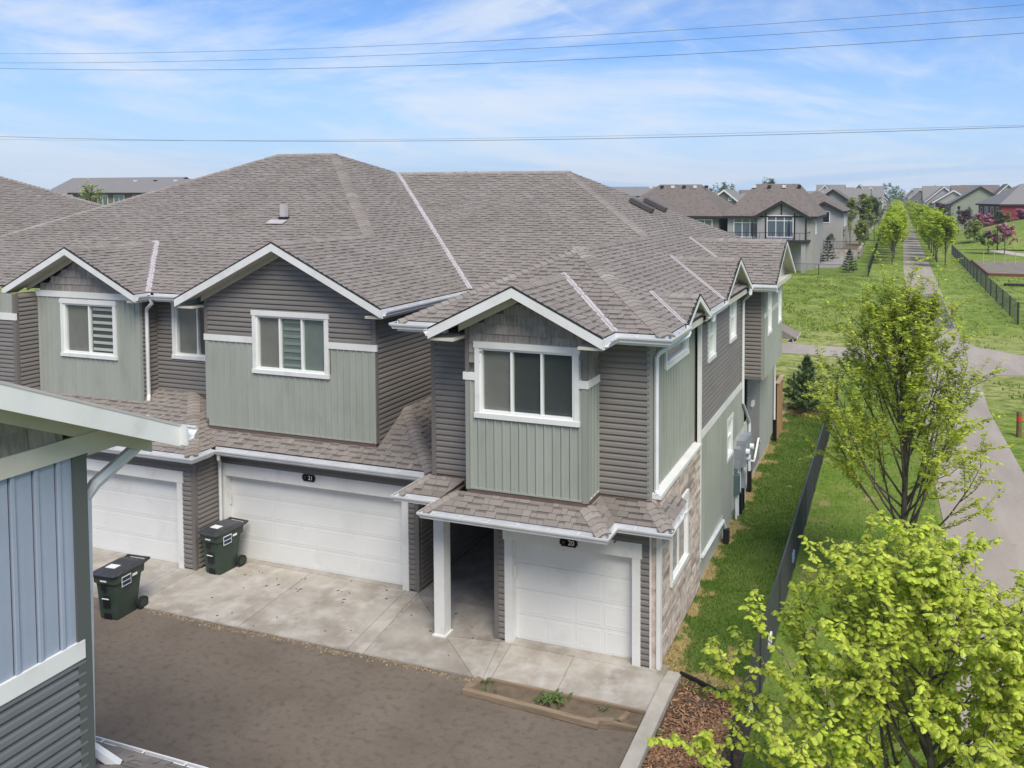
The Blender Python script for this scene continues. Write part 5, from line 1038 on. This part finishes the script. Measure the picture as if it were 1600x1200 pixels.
for (x, y, H, cr, lab, sd_) in ((-28.5, 200, 13.2, 5, 'rounded far tree rising behind the deck house roof', 81), (-50, 250, 12.6, 6, 'far pale green tree beyond the rooftops left of the deck house', 82), (-58, 255, 12.2, 5, 'far tree left of another one beyond the rooftops', 83), (-1.4, 430, 16, 7, 'large hazy tree at the far end of the avenue', 84), (-122, 95, 11.2, 2.2, 'pale green tree in front of the far left building', 85), (-150, 260, 19, 7, 'far rounded tree behind the far left building', 86), (-190, 262, 18.5, 8, 'far tree top over the left rooftops', 87)):
    tree('far_tree', lab, (x, y, 0), sd_, H, H * .2, cr, 16, .9 if y > 150 else .4, 4, m_leafd if sd_ != 85 else m_leafp, group='far trees above the rooftops', low=.3, sub=(3, 4), trunk_r=.2, dens=1.0, droop=.2)
# ------------------------------------------------------------------ background houses
m_roofb = mat('brown_far_shingle', (.150, .125, .108), .9, (.20, .168, .145), 6, 6, col3=(.10, .085, .075), ns3=2.5, lo3=.5, hi3=.7); m_roofg = mat('grey_far_shingle', (.190, .18, .172), .9, (.235, .222, .212), 5, 6); m_brown = mat('dark_brown_trim', (.028, .024, .022), .6)
m_wg = mat('grey_beige_siding', (.36, .35, .33), .7, (.32, .31, .29), .6); m_wt = mat('taupe_siding', (.20, .185, .165), .7, (.17, .155, .14), .6); m_wred = mat('red_siding', (.30, .045, .045), .7, (.25, .036, .038), .5); m_wgreen = mat('pale_green_siding', (.285, .305, .235), .7, (.25, .27, .21), .5); m_wcream = mat('cream_siding', (.46, .44, .38), .7); m_farpane = glass('far_pane', (.45, .5, .55))
def gzone(): pass
def house(label, x, y, w_, d_, eave, ridge, wall, roof, trim, rz=0.0, kind='hip', wins=(), gable=None, vents=0, z0=0.0, oh=.5, name='house', group='houses beyond the park', ins=None, cur=None):
    th = thing(name, label, 'house', (x, y, z0), group); th.rotation_euler.z = rz; ORG[th.name] = V((0, 0, 0)); hw_ = w_ / 2
    q = MB(); q.b2((-hw_, 0, -1.0), (hw_, d_, eave))
    if kind == 'gy': q.prism([(-hw_, .001, eave), (hw_, .001, eave), (0, .001, ridge - .15)], (0, d_ - .002, 0))     # gable faces front
    if kind == 'gx': q.prism([(-hw_ + .001, 0, eave), (-hw_ + .001, d_, eave), (-hw_ + .001, d_ / 2, ridge - .15)], (w_ - .002, 0, 0))
    wl = q.build('wall', wall, th)
    q = MB(); f = MB(); t = .12
    def pl_(p): q.prism([V(a) for a in p], (0, 0, t))
    e = oh; xl, xr, yl, yr = -hw_ - e, hw_ + e, -e, d_ + e
    if kind == 'hip':
        i_ = min(w_, d_) / 2 + e if ins is None else ins; ym_ = d_ / 2; a, b = (-hw_ - e + i_, ym_, ridge), (hw_ + e - i_, ym_, ridge)
        if d_ > w_ and ins is None: a, b = (0, yl + i_, ridge), (0, yr - i_, ridge); pl_([(xl, yl, eave), (xr, yl, eave), a]); pl_([(xr, yr, eave), (xl, yr, eave), b]); pl_([(xl, yr, eave), (xl, yl, eave), a, b]); pl_([(xr, yl, eave), (xr, yr, eave), b, a])
        else: pl_([(xl, yl, eave), (xr, yl, eave), b, a]); pl_([(xr, yr, eave), (xl, yr, eave), a, b]); pl_([(xl, yr, eave), (xl, yl, eave), a]); pl_([(xr, yl, eave), (xr, yr, eave), b])
        f.b2((xl, yl - .01, eave - .2), (xr, yl + .03, eave + t - .01)); f.b2((xl - .01, yl, eave - .2), (xl + .03, yr, eave + t - .01)); f.b2((xr - .03, yl, eave - .2), (xr + .01, yr, eave + t - .01)); f.b2((xl + .04, yl + .04, eave - .06), (xr - .04, yr - .04, eave - .02))
    elif kind == 'gy':
        sl = (ridge - eave) / hw_; z_ = eave - sl * e; pl_([(xl, yl, z_), (0, yl, ridge), (0, yr, ridge), (xl, yr, z_)]); pl_([(xr, yl, z_), (0, yl, ridge), (0, yr, ridge), (xr, yr, z_)])
        for s_ in (-1, 1): f.prism([(s_ * (hw_ + e), yl - .02, z_ + t), (0, yl - .02, ridge + t), (0, yl - .02, ridge - .28), (s_ * (hw_ + e), yl - .02, z_ - .28)], (0, .05, 0)); f.b2((s_ * (hw_ + e) - .02, yl, z_ - .2), (s_ * (hw_ + e) + .02, yr, z_ + t - .01))
    else:
        sl = (ridge - eave) / (d_ / 2); z_ = eave - sl * e; pl_([(xl, yl, z_), (xr, yl, z_), (xr, d_ / 2, ridge), (xl, d_ / 2, ridge)]); pl_([(xl, yr, z_), (xr, yr, z_), (xr, d_ / 2, ridge), (xl, d_ / 2, ridge)])
        for s_ in (xl - .02, xr - .03):
            for yy in (yl, yr): f.prism([(s_, yy, z_ + t), (s_, d_ / 2, ridge + t), (s_, d_ / 2, ridge - .28), (s_, yy, z_ - .28)], (.05, 0, 0))
        f.b2((xl, yl - .02, z_ - .2), (xr, yl + .02, z_ + t - .01))
    if gable:       # projecting front gable (x0, x1, peak, depth)
        g0, g1, gp, gd = gable; gc_ = (g0 + g1) / 2; ge = eave - .02; yy = -gd
        wq = MB(); wq.b2((g0 + .4, yy, -1), (g1 - .4, 0, eave - .05)); wq.prism([(g0 + .4, yy + .001, eave - .06), (g1 - .4, yy + .001, eave - .06), (gc_, yy + .001, gp - .35)], (0, gd, 0)); wq.build('gable_wall', wall, th)
        sl = (gp - ge) / ((g1 - g0) / 2); back = yl + (gp - eave) / ((ridge - eave) / (d_ / 2 + e)) if kind == 'hip' else 1.5
        pl_([(g0, yy - e, ge), (gc_, yy - e, gp), (gc_, back, gp), (g0, yl, ge)]); pl_([(g1, yy - e, ge), (gc_, yy - e, gp), (gc_, back, gp), (g1, yl, ge)])
        for s_ in (g0, g1): f.prism([(s_, yy - e - .03, ge + t), (gc_, yy - e - .03, gp + t), (gc_, yy - e - .03, gp - .32), (s_, yy - e - .03, ge - .32)], (0, .06, 0))
    rf = q.build('roof', roof, th); f.build('fascia', trim, th)
    rv = random.Random(int(abs(x * 10 + y)))
    for i in range(vents):
        q = MB(); q.box((-hw_ * .55 + hw_ * 1.1 * i / max(1, vents - 1), d_ / 2 - 1.1, ridge - .22), (.42, .42, .36)); q.build('roof_vent', m_brown if i % 2 else m_gut, rf)
    for (face, u, z, ww, hh) in wins:
        n_ = {'f': (V((1, 0, 0)), V((0, -1, 0)), V((0, 0, 0))), 'g': (V((1, 0, 0)), V((0, -1, 0)), V((0, -(gable[3] if gable else 0), 0))), 'r': (V((0, 1, 0)), V((1, 0, 0)), V((hw_, 0, 0))), 'l': (V((0, 1, 0)), V((-1, 0, 0)), V((-hw_, 0, 0)))}[face]
        U_, N_, P_0 = n_; c = P_0 + U_ * u + UP * z; q = MB()
        def bb(a0, a1, d0, d1, z0_, z1_): q.add([c + U_ * a + N_ * b + UP * k for k in (z0_, z1_) for b in (d0, d1) for a in (a0, a1)], [(0, 2, 3, 1), (4, 5, 7, 6), (0, 1, 5, 4), (2, 6, 7, 3), (0, 4, 6, 2), (1, 3, 7, 5)])
        fw = .10; bb(-ww / 2 - fw, ww / 2 + fw, .01, .07, hh / 2, hh / 2 + fw); bb(-ww / 2 - fw, ww / 2 + fw, .01, .07, -hh / 2 - fw, -hh / 2); bb(-ww / 2 - fw, -ww / 2, .01, .07, -hh / 2, hh / 2); bb(ww / 2, ww / 2 + fw, .01, .07, -hh / 2, hh / 2)
        nm = max(1, int(round(ww / 1.0)))
        for i in range(1, nm): bb(-ww / 2 + ww * i / nm - .04, -ww / 2 + ww * i / nm + .04, .01, .06, -hh / 2, hh / 2)
        if hh > 2.2: bb(-ww / 2, ww / 2, .012, .058, hh / 2 - .62, hh / 2 - .54)
        fr = q.build('window', m_vinylw, th)
        q = MB(); bb(-ww / 2, ww / 2, .004, .012, -hh / 2, hh / 2); q.build('curtain_or_room_dimness', cur or rv.choice((m_curtain, m_room, m_blind)), fr)  # m_room here is a painted stand-in for a dark interior, not cloth
        q = MB(); q.add([c + U_ * a + N_ * .03 + UP * k for a, k in ((-ww / 2, -hh / 2), (ww / 2, -hh / 2), (ww / 2, hh / 2), (-ww / 2, hh / 2))], [(0, 1, 2, 3)]); q.build('pane', m_farpane, fr)
    return th
HB = house('grey beige bungalow with a raised deck, dark brown timbered gable and hip roof', -14.2, 98, 10.4, 14, 6.35, 10.35, m_wg, m_roofb, m_brown, wins=[('f', -2.9, 5.05, 2.9, 2.3), ('g', 1.35, 5.25, 3.0, 2.5), ('f', -2.6, 1.5, 2.0, 1.6), ('r', 3, 5, 1.2, 1.4)], gable=(-1.8, 4.9, 8.25, .8), vents=4, ins=2.9, cur=m_curtain)
for (a, b) in (((-.45, -.27), (3.7, 6.3)), ((2.98, 3.16), (3.7, 6.3)), ((1.42, 1.58), (6.5, 7.85)), ((-.42, -.28), (6.4, 6.85)), ((3.0, 3.14), (6.4, 6.85)), ((4.32, 4.5), (3.7, 6.3))):
    q = MB(); q.b2((a[0], -.86, b[0]), (a[1], -.79, b[1])); q.build('timber_batten', m_brown, HB)
q = MB(); q.b2((-1.4, -.87, 6.33), (4.5, -.79, 6.5)); q.build('timber_batten', m_brown, HB)
q = MB(); q.b2((-4.5, -4.2, 3.45), (4.9, 0, 3.65)); dk = q.build('deck', m_brown, HB)
q = MB()
for i in range(13): q.b2((-4.45 + i * .77, -4.16, 3.65), (-4.41 + i * .77, -4.12, 4.6))
q.b2((-4.45, -4.17, 4.58), (4.85, -4.11, 4.64)); q.b2((4.82, -4.15, 4.58), (4.88, 0, 4.64)); q.build('railing', m_brown, dk)
for xx in (-2, 4.2):
    q = MB(); q.b2((xx, -4.0, -.2), (xx + .5, -3.6, 3.45)); q.build('deck_post', m_wg, dk)
for (xx, c_, lab) in ((-15.9, m_brown, 'closed brown patio umbrella in front of the sliding door'), (-11.6, m_navy, 'closed navy patio umbrella in front of the big window')):
    q = MB(); q.tube([(xx, 95.6, 3.65), (xx, 95.6, 4.2), (xx, 95.6, 4.25), (xx, 95.6, 5.6), (xx, 95.6, 6.1)], [.03, .03, .17, .13, .02], 8); tag(q.build('patio_umbrella', c_), lab, 'umbrella', 'closed patio umbrellas on the deck')
house('brown roofed bungalow left of the deck house, partly behind the townhouse roof', -27.5, 98, 14, 16, 6.3, 10.35, m_wt, m_roofb, m_brown, wins=[('f', 5.2, 5.0, 1.8, 1.8)], gable=(-6.2, 2.2, 8.5, .9), vents=6, ins=4.6)
house('grey bungalow with small framed window behind the deck house', -11.2, 121, 8.6, 14, 6.6, 9.6, m_wg, m_roofb, m_brown, wins=[('g', 1.9, 5.8, 1.0, 1.5), ('r', 3, 5.5, 1.2, 2.2), ('r', 7, 5.5, 1.2, 2.2)], gable=(-1.0, 4.4, 8.0, .6))
for i, (x, y, w_, e_, rg, wl, rf) in enumerate(((-10.0, 145, 8.6, 7.0, 10.0, m_wg, m_roofb), (-9.0, 168, 9, 7.0, 10.2, m_wcream, m_roofg), (-10.5, 196, 10, 7.0, 10.6, m_wg, m_roofg), (-9.5, 224, 10, 7.2, 10.4, m_wcream, m_roofb), (-9.0, 255, 10, 7.2, 10.6, m_wg, m_roofg), (-8.5, 290, 10, 7.2, 10.7, m_wt, m_roofg))):
    house('%s house in the line of back yards left of the avenue' % ordn(i), x, y, w_, 13, e_, rg, wl, rf, m_brown if i % 2 == 0 else m_white, kind=('gy', 'hip', 'gx')[i % 3], wins=[('f', -1.5, 5.6, 1.6, 1.5), ('f', 1.8, 5.6, 1.6, 1.5), ('r', 3, 5, 1.3, 1.6), ('r', 8, 5, 1.3, 1.6)])
for i, (x, y, w_, rg, wl, k) in enumerate(((-34, 168, 7.5, 10.2, m_wt, 'gy'), (-42, 175, 10, 9.6, m_wcream, 'gx'), (-30, 190, 9, 9.4, m_wg, 'gx'), (-48, 205, 11, 10.2, m_wg, 'hip'), (-62, 210, 11, 10.2, m_wt, 'hip'), (-25, 230, 10, 10.2, m_wcream, 'gx'))):
    house('%s rooftop seen in the gap left of the deck house' % ordn(i), x, y, w_, 11, 7.2, rg, wl, m_roofg, m_white, kind=k, wins=[('f', -1.2, 8.2 if k == 'gy' else 6, .5, .5), ('f', 1.2, 8.2 if k == 'gy' else 6, .5, .5)])
# right hand side of the avenue
house('red two storey house with grey hip roof behind the grassy mound', 27.75, 181.6, 13.5, 13, 7.1, 11.4, m_wred, m_roofg, m_brown, rz=R(14), kind='hip', wins=[('l', 2.0, 5.6, 1.3, 1.9), ('l', 5.0, 5.6, 1.6, 1.9), ('l', 8.2, 5.6, 1.8, 1.9), ('l', 11.2, 5.9, 1.0, 1.0), ('l', 2.2, 2.0, 1.8, 2.2)])
house('pale green gabled house beside the red one', 22.1, 232, 14.4, 13, 6.9, 11.4, m_wgreen, m_roofg, m_brown, kind='gy', wins=[('l', 3, 5, 1.3, 1.4), ('l', 8, 5, 1.3, 1.4)])
for i, (x, y, w_, rg, wl) in enumerate(((17.5, 262, 11, 10.6, m_wg), (25, 285, 12, 12.4, m_wt), (18.5, 305, 11, 10.8, m_wcream), (30, 310, 12, 12.8, m_wgreen), (19.5, 345, 12, 11.0, m_wg), (34, 350, 13, 13.2, m_wt), (20.5, 390, 12, 11.6, m_wcream), (22, 440, 13, 12.0, m_wg), (40, 300, 13, 12.0, m_wt), (52, 290, 13, 11.5, m_wg), (48, 340, 14, 12.6, m_wcream))):
    house('%s gabled house in the row behind the right avenue trees' % ordn(i), x, y, w_, 14, 7.2, rg, wl, (m_roofg, m_roofb)[i % 2], (m_white, m_brown)[i % 2], kind=('gy', 'gx')[i % 2], wins=[('f', -2, 5.6, 1.4, 1.5), ('f', 2, 5.6, 1.4, 1.5), ('l', 3, 5.4, 1.4, 1.6), ('l', 9, 5.4, 1.4, 1.6)])
for i in range(34):
    x, y = ((15.5, 275), (16.5, 325), (17.5, 368), (19, 415), (20.5, 465), (22.5, 500), (33, 265), (44, 262), (30, 335), (33, 385), (36, 430), (40, 480), (-12, 310), (-13, 340), (-12, 375), (-11, 410), (-22, 280), (-24, 330), (-36, 300), (-28, 380), (13, 430), (16, 452), (20, 440), (13, 492), (18, 520), (23, 545), (12, 565), (27, 500), (-8.5, 335), (-9.5, 362), (-8, 402), (-10, 432), (-7, 465), (-13, 500))[i]
    house('%s far roof filling the housing rows beyond the avenue' % ordn(i), x, y, 10.5, 12, 7.4, 11 + (i * 7 % 5) * .35 + y * .003, (m_wg, m_wcream, m_wt)[i % 3], (m_roofb, m_roofg)[i % 2], (m_white, m_brown)[i % 2], kind=('gy', 'gx', 'gy', 'hip')[i % 4], wins=[('f', -1.8, 5.8, 1.2, 1.4), ('f', 1.8, 5.8, 1.2, 1.4)])
# far left buildings
house('long grey roofed apartment row far behind the left townhouse roofs', -116, 100, 31, 14, 9.5, 11.7, m_wt, m_roofg, m_brown, rz=R(3), kind='gx', wins=[('f', -12.5 + i * 3.4, 8.2, 2.0 if i % 3 else 1.0, 1.6) for i in range(7)], vents=5)
for i, (x, y, w_) in enumerate(((-150, 118, 30), (-205, 190, 60), (-130, 200, 50), (-95, 260, 60))):
    house('%s low grey roof on the left horizon' % ordn(i), x, y, w_, 14, 9, 12.0 if i else 12.6, m_wt, m_roofg, m_brown, kind='gx')
for i in range(16):
    x = (-330, -280, -235, -60, -85, -110, 75, 100, 130, 165, 200, 70, 95, 240, 290, 60)[i]; y = (320, 330, 300, 360, 340, 380, 330, 360, 340, 380, 350, 430, 450, 420, 400, 500)[i]
    house('%s distant house on the horizon counted from the left group' % ordn(i), x, y, 13, 12, 7.5, 11.6, (m_wg, m_wt, m_wcream)[i % 3], (m_roofg, m_roofb)[i % 2], m_white, kind=('gx', 'hip', 'gy')[i % 3])
# yard behind the left fence: gravel, retaining wall, iron railing
sheet('gravel_yard', [(-13, 99), (-6.4, 102), (-5.0, 118), (-13, 118)], .012, mat('pale_gravel', (.33, .31, .30), .95, (.25, .235, .23), 3, bump=(30, .5)), 'pale gravel yard below the deck house')
sheet('back_lawn', [(-40, 92.1), (-2.5, 92.1), (-2.5, 260), (-6.0, 260), (-5.2, 120), (-6.3, 101), (-40, 99)], .008, m_verge, 'mown green back yard lawn behind the fence')
rwt = thing('retaining_wall', 'pale stone block retaining wall above the gravel yard', 'wall', (-7, 118, 0)); m_block = mat('pale_block', (.44, .41, .36), .9, (.34, .31, .27), 2)
for r_ in range(4):
    for i in range(12):
        q = MB(); q.b2((-10.6 + i * .5 + (.25 if r_ % 2 else 0), 117.6, r_ * .32), (-10.6 + i * .5 + .48 + (.25 if r_ % 2 else 0), 118.1, r_ * .32 + .31)); q.build('stone_block', m_block, rwt)['tv'] = rt.gauss(0, .1)
    for i in range(16):
        q = MB(); q.b2((-4.75, 118 + i * 1.0, r_ * .32), (-4.3, 118 + i * 1.0 + .97, r_ * .32 + .31)); q.build('stone_block', m_block, rwt)['tv'] = rt.gauss(0, .1)
q = MB(); q.b2((-10.6, 118.0, 1.29), (-4.4, 118.05, 1.33)); q.b2((-10.6, 118.0, 2.4), (-4.4, 118.05, 2.45))
for i in range(32): q.b2((-10.6 + i * .2, 118.01, 1.3), (-10.57 + i * .2, 118.04, 2.42))
q.build('iron_railing', m_brown, rwt); q = MB(); q.b2((-12, 118.1, 0), (-4.75, 134, 1.27)); q.build('terrace_fill', m_dirt, rwt)
q = MB(); q.tube([(-9.2, 121, 1.3), (-8, 121.2, 1.9), (-7.3, 121, 1.3)], [.3, .7, .2], 8); tag(q.build('soil_heap', mat('orange_soil', (.45, .22, .10), .9, (.5, .4, .28), 2)), 'orange brown soil heap on the terrace', 'soil heap')
# mound, sidewalk, garden plot and lamps on the right
def mound_z(x, y): 
    a = max(0.0, min(1.0, (x - 8) / 26)); b = max(0.0, 1 - ((y - 172) / 30) ** 2); return a ** .8 * b * 6.2
gx, gy_ = 26, 18; vs2 = [(8 + i * 3.0, 143 + j * 3.4, mound_z(8 + i * 3.0, 143 + j * 3.4) - .02) for j in range(gy_) for i in range(gx)]; fs2 = [(j * gx + i, j * gx + i + 1, (j + 1) * gx + i + 1, (j + 1) * gx + i) for j in range(gy_ - 1) for i in range(gx - 1)]
tag(link('mound', mesh('mound', vs2, fs2, m_meadow, True)), 'grassy mound rising to the right before the red house', kind='structure')
sheet('sidewalk', [(9.0, 170), (10.5, 166), (13.2, 152), (16.5, 134), (22, 122), (40, 112), (40, 118), (24, 128), (18.5, 138), (15, 156), (12, 170)], .016, m_conc, 'pale curved sidewalk on the right')
gp_ = thing('garden_plot', 'community garden plot with rust edging right of the fence', 'garden', (13.5, 105, 0)); m_rust = mat('rust_edging', (.16, .06, .03), .9)
q = MB(); q.b2((10.3, 97, 0), (26, 117, .12)); q.build('bed_soil', mat('grey_garden_soil', (.17, .155, .14), .95, (.26, .22, .16), .8, 6), gp_)
q = MB(); q.b2((10.2, 96.8, 0), (26, 97, .32)); q.build('edging_board', m_rust, gp_); q = MB(); q.b2((10.1, 97, 0), (10.3, 117, .3)); q.build('edging_board', m_rust, gp_)
for i in range(6):
    q = MB(); q.tube([(11.2 + i * 1.25, 112, .1), (11.2 + i * 1.25, 112, 1.7)], .035, 5); q.build('stake', m_wcream, gp_)
vs_, fs, tt = [], [], []
for i in range(5200):
    p = V((rt.uniform(10.6, 25), rt.uniform(97.5, 116.5), .1)); d = V((rt.gauss(0, .5), rt.gauss(0, .5), 1)).normalized(); leafquad(vs_, fs, tt, p, d, V((0, 1, 0)), rt.uniform(.2, .75), .09, rt.gauss(0, .35), False)
tag(link('dry_plants', mesh('dry_plants', vs_, fs, mat('dry_stalk', (.42, .36, .24), .9, (.17, .20, .10), .9), tint=tt), gp_), kind='stuff')
q = MB(); q.b2((10.6, 86.5, .02), (30, 87.0, .25)); tag(q.build('garden_beam', m_brown), 'dark low beam lying on the grass right of the fence', 'beam')
def lamp(x, y, z0, h, label):
    t = thing('lamp_post', label, 'lamp post', (x, y, z0), 'park lamp posts'); q = MB(); p = V((x, y, z0)); q.tube([p, p + UP * .6, p + UP * .61, p + UP * h], [.14, .14, .085, .07], 8); q.build('pole', m_brown, t)
    q = MB(); q.tube([p + UP * h, p + UP * (h + .1), p + UP * (h + .5), p + UP * (h + .55), p + UP * (h + .7)], [.10, .22, .28, .34, .06], 10); q.build('lantern', m_brown, t)
lamp(12.0, 165, .6, 5.7, 'black lamp post left, behind the right avenue row'); lamp(16.0, 140, .2, 5.6, 'black lamp post right, above the pink blossom tree')
# overhead cables
m_cable = mat('cable', (.16, .17, .19), .6)
for z0_, a_, y, xv_, lab, r_ in ((18.42, .00050, 45, -9, 'topmost overhead cable crossing the sky', .013), (17.9, .00046, 45.4, -9, 'second overhead cable from the top', .013), (17.15, .00055, 45.8, -8, 'third overhead cable from the top', .016), (12.30, .00040, 45, -10, 'lowest overhead cable just above the roofs', .016), (12.52, .00026, 46, -8, 'thin overhead cable just over the lowest one', .008)):
    q = MB(); q.tube([(x, y, z0_ + a_ * (x - xv_) ** 2) for x in range(-150, 91, 6)], r_, 5); tag(q.build('overhead_cable', m_cable), lab, 'cable')

# ------------------------------------------------------------------ thin summer haze over the whole place
hm = bpy.data.materials.new('haze_air'); hm.use_nodes = True; hn = hm.node_tree; hn.nodes.remove(hn.nodes['Principled BSDF']); pv = hn.nodes.new('ShaderNodeVolumePrincipled')
pv.inputs['Color'].default_value = (.80, .88, 1.0, 1); pv.inputs['Density'].default_value = .00032; pv.inputs['Anisotropy'].default_value = .2; hn.links.new(pv.outputs[0], hn.nodes['Material Output'].inputs['Volume'])
q = MB(); q.b2((-700, -60, -2.2), (900, 1000, 36)); tag(q.build('haze', hm), 'thin pale haze in the air over the neighbourhood', None, None, 'stuff')
